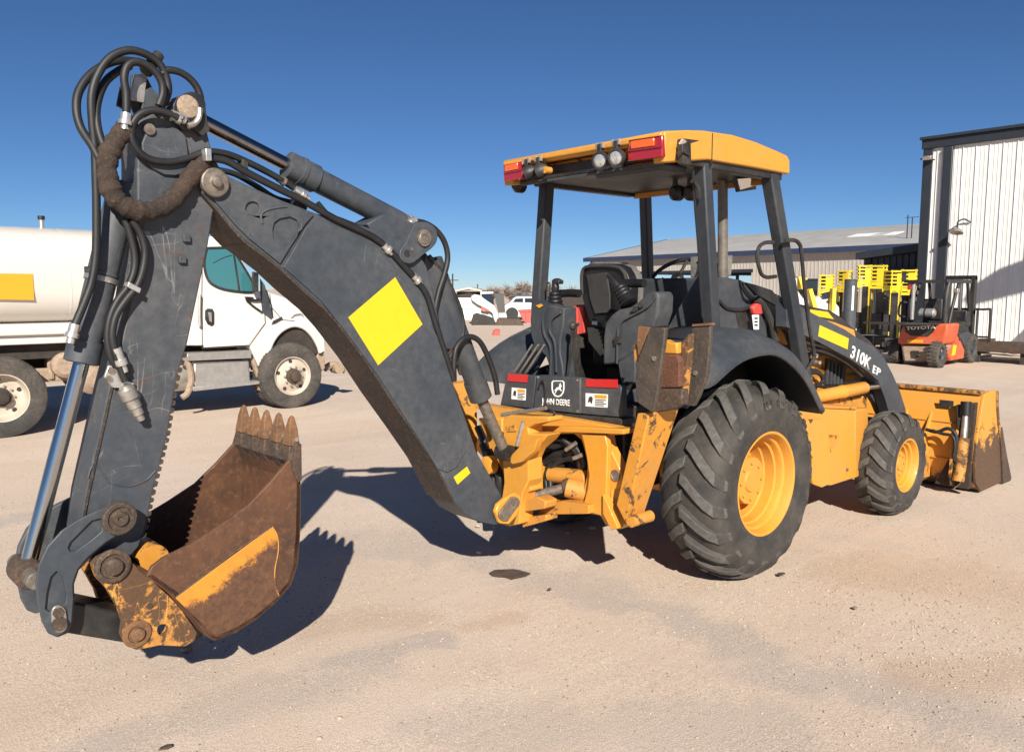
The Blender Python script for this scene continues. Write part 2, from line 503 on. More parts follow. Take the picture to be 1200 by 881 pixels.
# worn underside strip
under = [(240, 228), (256, 246), (273, 267), (289, 284), (306, 296), (329, 314), (353, 337), (382, 362), (401, 384), (428, 420), (455, 462), (483, 502), (510, 542), (533, 588)]
L = Bs(under, BO-.001); R_ = [q+BN*.242 for q in L]
b_ = bmn()
for i in range(len(L)-1):
    t = (L[i+1]-L[i]).normalized(); nn = t.cross(BN).normalized()
    if nn.dot(V((BD.x, BD.y, -1))) < 0: nn = -nn
    box(b_, L[i]-nn*.001, L[i+1]-L[i], R_[i]-L[i], nn*.010)
obj('wear_strip', b_, M['grey_edge'], boom)
diamond = [(463, 325), (495, 380), (443, 428), (408, 372)]
obj('diamond_decal', slab(bmn(), Bs(diamond, BO-.0098), NEAR*.0015), M['decal_y'], boom)
obj('small_decal', slab(bmn(), Bs([(531.5, 559), (547, 546.5), (551, 554), (536, 567.5)], BO-.001), NEAR*.002), M['decal_y'], boom)
c = B((555, 582), BO)
obj('foot_hole', lathe(bmn(), c, NEAR, [(0, .026), (.004, .026), (.004, .02), (.002, .02)], 20), M['grey_scr'], boom)
# tip pin and cylinder-base pin
c = B((250, 214.5), BO-.011)
obj('tip_pin', lathe(bmn(), c, NEAR, [(0, .06), (.022, .06), (.026, .055), (.026, .03), (.03, .022), (.045, .02), (.047, .016)], 28), M['pin'], boom)
lug = [(496+17*math.cos(a), 277+17*math.sin(a)) for a in [math.radians(q) for q in range(-130, 61, 16)]] + [(479.5+11*math.cos(a), 298+11*math.sin(a)) for a in [math.radians(q) for q in range(60, 250, 20)]]
obj('cylinder_lug', slab(bmn(), Bs(lug, BO-.03), BN*.03), M['grey'], boom, bevel=.004)
obj('cylinder_lug', slab(bmn(), [q+BN*.27 for q in Bs(lug, BO-.03)], BN*.03), M['grey'], boom, bevel=.004)
c = B((496, 279), BO-.03)
obj('pivot_pin', lathe(bmn(), c, NEAR, [(0, .043), (.012, .043), (.012, .034), (.016, .03), (.016, .018), (.012, .016)], 24), M['pin'], boom)
obj('hole_boss', lathe(bmn(), B((477, 297), BO-.03), NEAR, [(0, .018), (.003, .018)], 14), M['black'], boom)
bolt(B((482, 292), BO-.03), NEAR, .01, .006, boom)
# front lug (rounded far cheek of the boom by the lift cylinder)
cheek = [(499, 296), (510, 310), (521, 325), (531, 345), (538, 362), (541, 381), (538, 398), (530, 410), (520, 408), (514, 385), (507, 345), (497, 312)]
obj('cheek_plate', slab(bmn(), Bs(cheek, -.02), BN*.06), M['grey'], boom, bevel=.005)
obj('cheek_rim', tube(bmn(), Bs([(503, 300), (513, 312), (524, 328), (533, 346), (540, 364), (543, 382), (540, 399), (531, 412), (520, 428)], -.03), .012, 8), M['black'], boom)

# ---------------------------------------------------------------- dipper
DO = -.095
dip_out = [(157, 152), (164, 141), (178, 134), (192, 131), (205, 120), (211, 112), (221, 109), (231, 112), (238, 120), (241, 133), (243, 155), (250, 182), (262, 205), (262, 225), (250, 250), (244, 288), (232, 345), (220, 402), (209, 437), (203, 467), (196, 512), (183, 562), (178, 582), (170, 622), (163, 640), (151, 654), (138, 668), (124, 671), (112, 664), (102, 650), (94, 626), (100, 580), (128, 455), (143, 398), (154, 345), (160, 300), (161, 250), (161, 185)]
dip = obj('dipper', slab(bmn(), Bs(dip_out, DO), BN*.19), M['grey_scr'], T, bevel=.007)
# dark head plate with the round cylinder boss
head = [(170, 156), (178, 150), (190, 152), (201, 150), (210, 153), (216, 160), (219, 178), (221, 197), (216, 203), (205, 206), (190, 205), (176, 197), (166, 183), (165, 168)]
obj('head_plate', slab(bmn(), Bs(head, DO-.001), NEAR*.014), M['grey'], dip, bevel=.004)
hb_ = [(221+17*math.cos(a), 126+17*math.sin(a)) for a in [math.radians(q) for q in range(170, 371, 20)]]+[(240, 145), (243, 154), (234, 161), (224, 152), (212, 154), (204, 146)]
hbo = obj('head_boss', slab(bmn(), Bs(hb_, DO-.001), NEAR*.03), M['black'], dip, bevel=.01)
obj('boss_pin', lathe(bmn(), B((220, 125), DO-.03), NEAR, [(0, .045), (.004, .045), (.006, .04), (.006, .0)], 22, caps=False), M['dust_pin'], dip)
obj('grease_hole', lathe(bmn(), B((225, 139), DO-.031), NEAR, [(0, .014), (.003, .014), (.003, 0)], 12, caps=False), M['seat'], dip)
obj('boss_elbow', tube(bmn(), Bs([(234, 127), (233, 138), (228, 145), (220, 148)], DO-.05), .012, 8), M['steel'], dip)
bolt(B((174.5, 152), DO-.014), NEAR, .022, .012, dip, n=16)
# hose carrier bracket on the head
br = [(154, 88), (170, 86), (178, 102), (184, 118), (181, 134), (160, 140), (152, 122)]
o = obj('hose_bracket', slab(bmn(), Bs(br, -.06), BN*.012), M['black'], dip, bevel=.002)
obj('bracket_plate', slab(bmn(), Bs([(158, 87), (172, 92), (169, 121), (153, 117)], -.085), BN*.02), M['steel'], o, bevel=.002)
obj('bracket_tab', slab(bmn(), Bs([(170, 106), (176, 103), (183, 110), (184, 124), (178, 134), (163, 135)], -.07), NEAR*.012), M['grey'], o, bevel=.002)
obj('bracket_wing', slab(bmn(), Bs([(141, 102), (150, 88), (150, 131), (137, 124)], .02), BN*.012), M['black'], o)
obj('hose_clamp', cyl(bmn(), B((171, 84), -.08), B((186, 65), -.05), .026, .022), M['black'], o)
obj('clamp_screw', cyl(bmn(), B((184, 68), -.05), B((187.5, 63), -.05), .012), M['bright'], o)
# stiffening lip down the near face
obj('edge_lip', slab(bmn(), Bs([(101, 580), (129, 455), (135, 432), (137, 434), (131, 458), (104, 580), (97, 618), (95, 616)], DO-.0005), NEAR*.006), M['grey_edge'], dip)
# serrated grip edge: teeth along the front edge
edge = [(217, 412), (209, 438), (203, 468), (196, 512), (183, 562), (178, 582), (170, 622), (162, 642)]
E3 = Bs(edge, DO)
seg = []
for a, b2 in zip(E3, E3[1:]):
    k = max(1, int((b2-a).length/.028))
    seg += [a.lerp(b2, i/k) for i in range(k)]
tb = bmn()
for a, b2 in zip(seg, seg[1:]):
    t = (b2-a); L_ = t.length; t = t.normalized(); nn = BN.cross(t).normalized()
    if nn.dot(BD) > 0: nn = -nn
    slab(tb, [a-nn*.006, a+t*L_*.2+nn*.011, a+t*L_*.7+nn*.011, a+t*L_*.98-nn*.006], BN*.19)
tag(obj('grip_teeth', tb, M['grey_edge'], dip, smooth_ang=0), kind='stuff')
for q in ((213, 275), (208, 300)):
    obj('side_lug', box(bmn(), B(q, DO), V((0, 0, -.03)), BD*-.03, NEAR*.018), M['grey'], dip, bevel=.003)
obj('weld_bead', tube(bmn(), Bs([(103, 560), (107, 548), (113, 546), (119, 553), (128, 566)], DO), .004, 6), M['grey_scr'], dip)
obj('weld_bead', tube(bmn(), Bs([(128, 566), (150, 570), (170, 563), (182, 552)], DO), .004, 6), M['grey_scr'], dip)
# valve / coupler on the dipper side
vb = [(121, 441), (126, 428), (135, 428), (140, 440), (147, 446), (157, 449), (152, 454), (131, 454)]
o = obj('valve_bracket', slab(bmn(), Bs(vb, DO-.012), NEAR*.012), M['bright'], dip, bevel=.003)
for q in ((129.5, 434), (127, 443.5)): bolt(B(q, DO-.024), NEAR, .013, .01, o, 'pin')
a, b2 = B((146, 452), DO-.045), B((166, 492), DO-.045)
t = (b2-a)
obj('quick_coupler', lathe(bmn(), a, t, [(0, .02), (t.length*.1, .034), (t.length*.36, .034), (t.length*.38, .026), (t.length*.62, .027), (t.length*.64, .022), (t.length*.83, .022), (t.length*.85, .016), (t.length, .015)], 14), M['steel'], dip)
# ---------------------------------------------------------------- bucket cylinder
a, b2 = B((146, 215), 0), B((95, 426), 0)
t = b2-a; ln = t.length
bc = obj('bucket_cylinder', lathe(bmn(), a, t, [(0, .05), (.02, .058), (ln*.5, .058), (ln*.5, .062), (ln*.515, .062), (ln*.515, .058), (ln-.09, .058), (ln-.09, .066), (ln-.005, .066), (ln, .05)], 28), M['grey'], T)
obj('rod', cyl(bmn(), b2-t*.01, B((35, 655), 0), .031, n=24), M['chrome'], bc)
obj('clamp_band', lathe(bmn(), a.lerp(b2, .525), t, [(0, .064), (.02, .064)], 24), M['steel'], bc)
obj('clamp_block', box(bmn(), B((103, 312), -.02), BN*.05, B((109, 312), -.02)-B((103, 312), -.02), V((0, 0, -.06))), M['black'], bc)
e = B((31, 669), 0)
ey = obj('rod_eye', lathe(bmn(), e-BN*.07, BN, [(0, .05), (.01, .056), (.13, .056), (.14, .05)], 24), M['rust_dark'], bc)
obj('eye_pin', lathe(bmn(), e-BN*.15, BN, [(0, .03), (.005, .034), (.30, .034)], 20), M['pin'], bc)
# ---------------------------------------------------------------- linkage
link_o = [(143, 591), (133, 591), (114, 597), (92, 607.6), (71.5, 621), (55, 639), (44.5, 661), (41, 682), (43, 702.5), (48, 727), (55, 740), (65, 744), (77, 739), (83, 727), (85, 702), (84.5, 682), (90, 666), (102, 652), (122, 635), (143, 622), (151, 610), (151, 598)]
p1 = [(78.6, 641), (81.7, 634), (106, 609.5), (117, 606.5), (119, 612), (118, 622), (106, 632), (88, 645), (81, 645)]
p2 = [(52, 712), (54, 694), (58.5, 675), (65, 668), (72, 673), (77, 694), (76, 706), (68, 711), (57, 716)]
LK = -.125
lk = obj('bucket_link', slab(bmn(), Bs(link_o, LK), NEAR*.03), M['grey'], T, bevel=.005)
obj('link_face', slab(bmn(), Bs(link_o, LK-.0305), NEAR*.012, [Bs(p1, LK-.0305), Bs(p2, LK-.0305)]), M['grey'], lk, bevel=.003)
c = B((139, 606.5), LK-.04)
obj('pivot_pin', lathe(bmn(), c, NEAR, [(0, .066), (.02, .066), (.026, .06), (.026, .048), (.018, .045), (.018, .03), (.03, .027), (.03, .012), (.024, .01)], 28), M['rust_dark'], lk)
kp = [(68+9*math.cos(a)*.95, 717+9*math.sin(a)) for a in [math.radians(q) for q in range(180, 361, 20)]] + [(69+9*math.cos(a), 731+9*math.sin(a)) for a in [math.radians(q) for q in range(0, 181, 20)]]
o = obj('keeper_plate', slab(bmn(), Bs(kp, LK-.042), NEAR*.012), M['steel'], lk, bevel=.003)
bolt(B((68, 717.5), LK-.054), NEAR, .02, .008, o, 'rust_dark')
bolt(B((69, 730.5), LK-.054), NEAR, .026, .008, o, 'rust_dark', n=16)
lk2 = obj('bucket_link', slab(bmn(), [q+BN*.31 for q in Bs(link_o, LK)], NEAR*.03), M['grey'], T, bevel=.005)
# straight lower link
lo = [(60, 726), (66, 714), (90, 706), (140, 716), (162, 728), (168, 744), (158, 755), (140, 752), (80, 742), (66, 742)]
obj('lower_link', slab(bmn(), Bs(lo, -.09), BN*.18), M['black'], T, bevel=.008)
# ---------------------------------------------------------------- bucket
ears = [(104, 658), (111, 650), (124, 646), (141, 648), (153, 658.6), (169.5, 673), (194, 696), (206, 709), (216, 723), (225.5, 737), (223, 746), (212, 753), (182, 751.5), (170, 754), (155, 757), (144, 752), (139, 741), (141, 727), (136, 711), (122.5, 688), (110, 674)]
hole = [(186+7*math.cos(a), 734+7*math.sin(a)) for a in [2*PI*k/14 for k in range(14)]]
BU = -.28
plate = [(341, 537), (352, 527), (352, 560), (352, 623), (349, 661), (341, 685), (324, 705), (300, 725.5), (276, 741), (252, 750), (246, 748), (230, 729), (208, 702), (172, 675), (178, 664), (191, 654), (225, 637), (259, 615), (290, 593), (317, 565)]
bk = obj('bucket', slab(bmn(), Bs(plate, BU), BN*.02), M['rust'], T, bevel=.003)
obj('far_side_plate', slab(bmn(), [q+BN*.54 for q in Bs(plate, BU)], BN*.02), M['rust'], bk, bevel=.003)
prof = Bs([(345, 533), (352, 560), (352, 623), (349, 661), (341, 685), (324, 705), (300, 725.5), (276, 741), (252, 750), (246, 748), (230, 729), (208, 702), (172, 675)], BU)
cen = B((262, 650), BU)
inn = [q+(cen-q).normalized()*.022 for q in prof]
sb = bmn()
for i in range(len(prof)-1):
    A = [prof[i], prof[i+1], inn[i+1], inn[i]]
    slab(sb, A, BN*.56)
obj('bucket_shell', sb, M['rust'], bk)
# cutting lip, adapters and teeth
lip = obj('cutting_lip', slab(bmn(), Bs([(339, 541), (345, 519), (352, 519), (353, 548), (348, 552)], BU-.004), BN*.568), M['rust_dark'], bk, bevel=.003)
obj('side_cutter', slab(bmn(), Bs([(343, 548), (347, 520), (353.5, 520), (354, 562), (350, 566)], BU-.018), BN*.018), M['rust_dark'], bk, bevel=.003)
sh = BN*.118
for i in range(5):
    dv = BN*(.008+.1165*i)
    ad = [(340, 540), (342, 519), (352, 519), (352.5, 548), (347, 553)]
    obj('tooth_adapter', slab(bmn(), [q+dv+BN*.008 for q in Bs(ad, BU-.014)], BN*.055), M['rust_dark'], bk, bevel=.006)
    A = [q+dv for q in Bs([(339.5, 523), (341.5, 503), (344, 491), (347, 487.5), (349, 490), (351.5, 503), (353, 523)], BU-.012)]
    tbm = bmn()
    near_ = [tbm.verts.new(q) for q in A]
    far_ = [tbm.verts.new(q+BN*.064) for q in A]
    for k, w_ in ((1, .012), (2, .022), (3, .024), (4, .022), (5, .012)):    # the tip is narrower than the root
        near_[k].co += BN*w_*.8; far_[k].co -= BN*w_*1.1
    m = len(A)
    tbm.faces.new(near_); tbm.faces.new(list(reversed(far_)))
    for k in range(m):
        tbm.faces.new([near_[k], near_[(k+1) % m], far_[(k+1) % m], far_[k]])
    tooth = obj('bucket_tooth', tbm, M['rust_orange'], bk, bevel=.004)
    c = B((348.5, 515), BU-.012)+dv
    obj('tooth_pin', cyl(bmn(), c, c+NEAR*.006, .011, n=10), M['steel'], tooth)
# paint left along the upper edge of the wear plate, rubbed away downwards
pA, pB = B((205, 700), BU), B((319, 616.5), BU)
mN = (pB-pA).cross(BN).normalized()
if mN.z > 0: mN = -mN
def patch_mat():
    m, t, p = newmat('rubbed_yellow_on_rust')
    c = nd(t, 'ShaderNodeTexCoord'); v = c.outputs['Object']
    n = nd(t, 'ShaderNodeVectorMath', operation='DOT_PRODUCT'); n.inputs[1].default_value = mN
    t.links.new(v, n.inputs[0])
    d = math_(t, 'DIVIDE', math_(t, 'SUBTRACT', n.outputs['Value'], pA.dot(mN)), .15)
    n1 = noise(t, v, 7, 6, .7, .3); n2 = noise(t, v, 60, 6, .75); n3 = noise(t, v, 34, 6, .7)
    q = math_(t, 'ADD', d, math_(t, 'ADD', math_(t, 'MULTIPLY', math_(t, 'SUBTRACT', n1, .5), 1.1), math_(t, 'MULTIPLY', math_(t, 'SUBTRACT', n2, .5), .9)))
    k = ramp(t, q, [(.40, gray(1)), (.62, gray(0))])
    r = mix(t, ramp(t, n3, [(.3, gray(0)), (.7, gray(1))]), (.06, .03, .02), (.145, .068, .033))
    y = mix(t, ramp(t, n1, [(.3, gray(0)), (.7, gray(1))]), (.62, .26, .024), (.48, .2, .03))
    t.links.new(mix(t, k, r, y), p.inputs['Base Color']); p.inputs['Roughness'].default_value = .6
    bump(t, p, n3, .3, .005)
    return m
M['patch'] = patch_mat()
fr = obj('wear_plate', slab(bmn(), Bs([(205, 700), (319, 616.5), (325, 628), (326, 645), (322, 668), (323, 686), (327, 698), (300, 720), (276, 735), (252, 745)], BU-.0005), NEAR*.004), M['patch'], bk, bevel=.0015)
wear = [(319, 617), (325, 628), (326, 645), (322, 668), (323, 686), (327, 698)]
obj('weld_bead', tube(bmn(), Bs(wear, BU-.003), .0035, 6), M['yellow_rust'], bk)
obj('weld_bead', tube(bmn(), Bs([(205, 700), (242, 672), (276, 646), (319, 617)], BU-.001), .004, 6), M['rust_dark'], bk)
# hinge ears
ear = obj('hinge_ear', slab(bmn(), Bs(ears, -.125), NEAR*.045, [Bs(hole, -.125)]), M['yellow_rust'], bk)
obj('hinge_ear', slab(bmn(), [q+BN*.295 for q in Bs(ears, -.125)], NEAR*.045, [[q+BN*.295 for q in Bs(hole, -.125)]]), M['yellow_rust'], bk)
c = B((131.5, 662.5), -.17)
obj('hinge_pin', lathe(bmn(), c, NEAR, [(0, .068), (.012, .068), (.016, .06), (.016, .05), (.008, .048), (.008, .034), (.028, .032), (.03, .02)], 26), M['rust_dark'], ear)
c = B((160, 742), -.17)
obj('hinge_pin', lathe(bmn(), c, NEAR, [(0, .056), (.008, .056), (.01, .05), (.01, .036), (.004, .034), (.004, .028), (.022, .026), (.024, .016)], 26), M['rust_orange'], ear)
bolt(B((175, 710), -.17), NEAR, .012, .006, ear, 'rust_dark')
a = B((181, 648), -.06)
obj('hinge_tube', cyl(bmn(), B((181, 655), -.11), B((181, 655), -.11)+BN*.26, .06, n=24), M['yellow_worn'], bk)
obj('gusset', slab(bmn(), Bs([(160, 690), (206, 709), (240, 745), (222, 752)], -.1), BN*.2), M['rust_dark'], bk)
# ---------------------------------------------------------------- crowd cylinder
a, b2 = B((238, 143), 0), B((486, 270), 0)
t = b2-a; ln = t.length
g0 = (B((334, 199), 0)-a).length; g1 = (B((368, 213), 0)-a).length
cc = obj('crowd_cylinder', lathe(bmn(), a, t, [(g0, .04), (g0+.004, .066), (g0+.06, .066), (g0+.062, .07), (g0+.085, .07), (g0+.087, .066), (g1, .068), (g1+.003, .058), (ln-.12, .058), (ln, .05)], 32), M['grey'], T)
obj('rod', cyl(bmn(), a-t*.12, a+t*(g0+.01)/ln, .032, n=28), M['chrome_dusty'], cc)
obj('base_fork', slab(bmn(), Bs([(430, 262), (452, 250), (488, 262), (508, 270), (508, 290), (495, 300), (470, 292), (447, 285)], -.08), BN*.16), M['grey'], cc, bevel=.008)
obj('red_tie', tube(bmn(), Bs([(428, 234), (430, 230), (433, 232), (436, 239)], 0), .008, 6), M['red'], cc)
obj('port_fitting', tube(bmn(), Bs([(476, 262), (480, 255.5), (487, 258), (494, 261)], -.02), .016, 8), M['bright'], cc)
# ---------------------------------------------------------------- boom lift cylinder
a, b2 = B((506, 305), .02), B((564, 468), .02)
t = b2-a; ln = t.length
bl = obj('lift_cylinder', lathe(bmn(), a, t, [(0, .06), (ln*.86, .06), (ln*.86, .068), (ln*.99, .068), (ln, .04)], 28), M['cab_grey'], T)
obj('rod', cyl(bmn(), b2-t*.02, B((592, 530), .02), .034, n=24), M['pin'], bl)
obj('rod_eye', lathe(bmn(), B((592, 530), .02)-BN*.05, BN, [(0, .05), (.1, .05)], 20), M['black'], bl)
# ---------------------------------------------------------------- hoses at the dipper head
def H(ps, o0, r=.0165, o1=None, **k):
    r *= .9
    o1 = o0 if o1 is None else o1
    m = len(ps)-1
    return hose([B(p, o0+(o1-o0)*i/m) for i, p in enumerate(ps)], r, **k)
H([(84, 397), (88, 381), (100, 352), (108, 328), (112.5, 295), (113, 240), (112, 200), (111, 173), (108, 142), (107.5, 111.5), (115, 87), (129.5, 67.6), (150, 59.4), (170, 63.5), (186.6, 74.7), (194.8, 91), (197, 107), (190.7, 121.7), (180, 133)], -.1, .0175)
H([(128, 200), (118, 190), (108, 171), (94.7, 150), (89.6, 128), (92.7, 107), (107, 87), (129.5, 73.7), (152, 71.7), (170, 76.8), (178, 86)], -.13, .018, .03)
H([(131, 182), (121, 170), (114, 146), (114, 121.7), (123, 97), (139.7, 83), (152, 78)], -.14, .017, -.03)
H([(148, 150), (148, 136), (148, 111.5), (145.5, 91), (150, 77), (162, 72.7), (178.5, 81), (188.7, 95), (190.7, 109.5), (186, 124)], -.14, .017)
H([(190, 88), (196, 82.5), (211, 85), (225, 95), (233.6, 109.5), (236, 128), (233, 140)], -.1, .0165)
H([(214, 141), (201, 134.5), (182.5, 129.5), (166, 133), (156, 144), (154, 160.5), (162, 177), (176.5, 187), (199, 190), (221, 185.5), (241.8, 178), (265, 180.5), (285, 188), (306, 198), (328, 210), (350, 224)], -.15, .0165, -.1)
H([(238, 186), (250.6, 186), (267, 189.5), (287, 201), (312, 214), (334, 225), (351, 233), (367, 242), (393.6, 257), (424, 271), (440.6, 280), (455, 292), (471.5, 310), (486, 326), (496, 339), (502, 351), (510, 378), (522, 415), (532, 446)], -.13, .0185)
H([(484, 260), (496, 261), (510, 269), (520.5, 283), (524.6, 301.7), (520.5, 322), (514, 342.5), (510, 367), (515, 395)], -.06, .0175)
H([(532, 446), (532, 426), (535, 407), (547, 395), (561, 399), (571.7, 418), (580, 442.7), (583, 462)], -.07, .018)
H([(250, 198), (275, 204), (300, 218), (322, 232), (345, 238)], .02, .015)
H([(372, 238), (385, 252), (402, 259), (425, 268)], -.02, .015)
H([(155, 258), (165, 275), (170, 295), (167, 318), (160, 336), (147, 352.5), (135.5, 371), (131.5, 393), (135, 412), (142, 434), (147, 447)], DO-.035, .0165)
H([(147, 258), (154, 280), (158, 300), (157, 318), (150, 336), (138, 352), (129, 372), (126, 395), (130, 418), (136, 430)], DO-.02, .0165)
wv = lambda i: 1+.07*math.sin(i*1.1)+.05*math.sin(i*2.3)+.06*math.sin(i*.37+1)
sl_ = [(148, 152), (140, 160), (131, 173), (126, 190), (127, 212), (135, 232), (150, 243), (170, 248), (190, 243), (207, 229), (220, 212), (232, 198), (240, 190)]
obj('hose_sleeve', tube(bmn(), [B(p, -.15+.04*abs(i-6)/6) for i, p in enumerate(sl_)], .038, 14, 8, wv), M['sleeve'], T, smooth_ang=80)
def fit(p, q, o, r=.02, mat='bright'):
    a, b2 = B(p, o), B(q, o); l = (b2-a).length
    return obj('hose_fitting', lathe(bmn(), a, b2-a, [(0, r), (l*.45, r), (l*.46, r*1.25), (l*.7, r*1.25), (l*.72, r*.8), (l, r*.8)], 12), M[mat], T)
fit((148, 133), (146, 152), -.14); fit((200, 134), (217, 142), -.14); fit((233.5, 125), (230, 149), -.1)
fit((88, 380), (82, 402), -.1); fit((345, 222), (362, 233), -.11, .018); fit((449, 287), (459, 297), -.13, .019); fit((484, 323), (493, 333), -.13, .019)
fit((136, 408), (146, 436), DO-.035, .019); fit((487, 258), (478, 262), -.06, .018, 'bright'); fit((326, 209), (337, 216), -.1, .017, 'pin')
obj('hose_clip', box(bmn(), B((241, 174), -.17), B((248, 174), -.17)-B((241, 174), -.17), BN*.05, V((0, 0, -.05))), M['bright'], T, bevel=.003)
obj('hose_clip', box(bmn(), B((151, 330), DO-.055), B((166, 338), DO-.055)-B((151, 330), DO-.055), BN*.05, B((149, 336), DO-.055)-B((151, 330), DO-.055)), M['bright'], T, bevel=.003)
obj('hose_clip', box(bmn(), B((284, 186), -.13), B((291, 189), -.13)-B((284, 186), -.13), BN*.05, V((0, 0, -.035))), M['black'], T, bevel=.003)
obj('hose_bracket', slab(bmn(), Bs([(347, 232), (355, 226), (361, 233), (360, 246), (347, 244)], -.09), BN*.05), M['black'], T, bevel=.003)

# ---------------------------------------------------------------- tyres and wheels
def bucket_mat(nm, th):
    m, t, p = newmat(nm)
    c = nd(t, 'ShaderNodeTexCoord'); s = nd(t, 'ShaderNodeSeparateXYZ')
    t.links.new(c.outputs['Object'], s.inputs[0])
    v = c.outputs['Object']
    n1 = noise(t, v, 4.5, 8, .68, .4); n2 = noise(t, v, 40, 5, .7)
    h = math_(t, 'ADD', s.outputs['Z'], math_(t, 'MULTIPLY', math_(t, 'SUBTRACT', n1, .5), 1.5))
    f = ramp(t, math_(t, 'DIVIDE', h, 1.0), [(th, gray(1)), (th+.07, gray(0))])
    rc = mix(t, ramp(t, n2, [(.35, gray(0)), (.7, gray(1))]), (.045, .03, .022), (.15, .08, .04))
    yc = mix(t, ramp(t, n1, [(.35, gray(0)), (.75, gray(1))]), (.64, .27, .024), (.52, .26, .06))
    t.links.new(mix(t, f, yc, rc), p.inputs['Base Color'])
    p.inputs['Roughness'].default_value = .6
    bump(t, p, n2, .2, .004)
    return m
M['bucket_worn'] = bucket_mat('worn_loader_bucket', .16)
M['bucket_end'] = bucket_mat('worn_bucket_end', .50)
M['rust_shade'] = rusty('shaded_rust', (.045, .027, .018), (.018, .014, .012), (.09, .05, .03), 1.5, .85, .4, False)
M['pipe'] = plain('sooty_exhaust', (.16, .14, .12), .55, .3, .3, 12, .1)
M['gloss_black'] = plain('gloss_black_moulding', (.012, .013, .016), .18, 0, .1, 8, 0)

def wheel(tname, wname, c, side, r, w, rim_r, lugh, N, lugw, adv, hub_r, hub_t, parent, tmat='tyre', rmat='yellow'):
    c = V(c); n = V((0, side, 0)); rt = r-lugh; kr = r/.648
    dr = rt-rim_r
    half = [(.10, rt), (.22, rt-.008*kr), (.33, rt-.024*kr), (.42, rt-.047*kr), (.48, rt-.085), (.5, rim_r+.56*dr), (.5, rim_r+.45*dr), (.485, rim_r+.25*dr), (.465, rim_r+.1*dr), (.452, rim_r+.03*dr), (.44, rim_r+.0), (.40, rim_r-.004)]
    prof = [(-a*w, q) for a, q in reversed(half)] + [(a*w, q) for a, q in half]
    b = bmn()
    lathe(b, c, n, prof, 72, caps=False)
    def P(th, rad, t): return c+V((math.cos(th)*rad, 0, math.sin(th)*rad))+n*t
    for sgn in (1, -1):
        for i in range(N):
            th0 = 2*PI*(i+(.0 if sgn > 0 else .5))/N
            path = []
            for k, (tt, rb, rp) in enumerate([(-.02, rt-.02, r-.002), (.10, rt-.02, r-.001), (.22, rt-.03, r-.012*kr), (.33, rt-.05, r-.032*kr), (.43, rt-.09, r-.066*kr), (.495, rt-.13, rt-.085*kr-.015), (.507, rt-.16, rt-.115*kr-.01)]):
                fr_ = max(0, tt)/.5
                th = th0+adv*(fr_**1.15)
                wd = lugw*(1.0+.28*fr_)
                if k == 6: wd *= .9
                path.append((tt*w*sgn, th, rb, rp, wd))
            ring = []
            for tt, th, rb, rp, wd in path:
                hw = wd/2/r
                if abs(tt) > .5*w:
                    q = [P(th-hw, rb, tt-sgn*.03), P(th-hw*.8, rp, tt+sgn*.004), P(th+hw*.8, rp, tt+sgn*.004), P(th+hw, rb, tt-sgn*.03)]
                else:
                    q = [P(th-hw*1.15, rb, tt), P(th-hw*.82, rp, tt), P(th+hw*.82, rp, tt), P(th+hw*1.15, rb, tt)]
                ring.append([b.verts.new(z) for z in q])
            for A, Bq in zip(ring, ring[1:]):
                for k in range(3):
                    f_ = face(b, [A[k], A[k+1], Bq[k+1], Bq[k]])
                    if k == 1 and f_ and A is not ring[4]: f_.material_index = 1
            face(b, ring[0]); face(b, list(reversed(ring[-1])))
    ty = obj(tname, b, M[tmat], parent, smooth_ang=35, bevel=.004, seg=1)
    ty.data.materials.append(M['lug_top'])
    # rim dish
    R = rim_r
    rp = [(.43*w, R+.014), (.452*w, R+.012), (.458*w, R+.002), (.45*w, R-.006), (.40*w, R-.016), (.33*w, R-.022), (.315*w, R-.036), (.30*w, R-.04), (.22*w, R-.044), (.205*w, R-.058), (.06*w, R-.062), (.045*w, R-.072), (-.12*w, R-.078), (-.14*w, R-.09), (-.12*w, hub_r+.04), (-.10*w, hub_r+.03), (-.10*w, .0)]
    rm = obj('rim', lathe(bmn(), c, n, rp, 64, caps=False), M[rmat], ty, smooth_ang=28)
    hb = bmn()
    lathe(hb, c, n, [(-.12*w, hub_r*1.06), (hub_t-.02, hub_r*1.03), (hub_t, hub_r), (hub_t, hub_r*.5), (hub_t+.012, hub_r*.46), (hub_t+.014, .0)], 32, caps=False)
    hub = obj('hub', hb, M[rmat], ty, smooth_ang=30)
    for k in range(8):
        a = 2*PI*k/8
        q = c+V((math.cos(a), 0, math.sin(a)))*hub_r*.78+n*(hub_t-.002)
        cyl(bb := bmn(), q, q+n*.014, .014, n=6)
        obj('wheel_nut', bb, M['pin'] if rmat != 'yellow' else M['yellow'], ty)
    return ty
RW = .45
t1 = wheel('rear_tyre', 'rear', (0, -.80, .622), -1, .64, RW, .322, .034, 19, .082, .36, .15, .085, T)
t2 = wheel('rear_tyre', 'rear', (0, .80, .622), 1, .64, RW, .322, .034, 19, .082, .36, .15, .085, T)
f1 = wheel('front_tyre', 'front', (2.152, -.845, .418), -1, .428, .30, .212, .022, 16, .07, .34, .105, .07, T)
f2 = wheel('front_tyre', 'front', (2.152, .845, .418), 1, .428, .30, .212, .022, 16, .07, .34, .105, .07, T)
# raised maker's lettering on the rear tyre wall
word = "HERCULES"
for i, ch in enumerate(word):
    a = math.radians(99-i*8.2)
    rr = .485
    q = V((0, -1.0255, .622))+V((math.cos(a), 0, math.sin(a)))*rr
    td = V((math.sin(a), 0, -math.cos(a)))
    up_ = V((math.cos(a), 0, math.sin(a)))
    text('tyre_lettering', ch, M['tyre'], t1, q-td*.02+EY*.003, td, up_, height=.052, ext=.007, sx=.8)

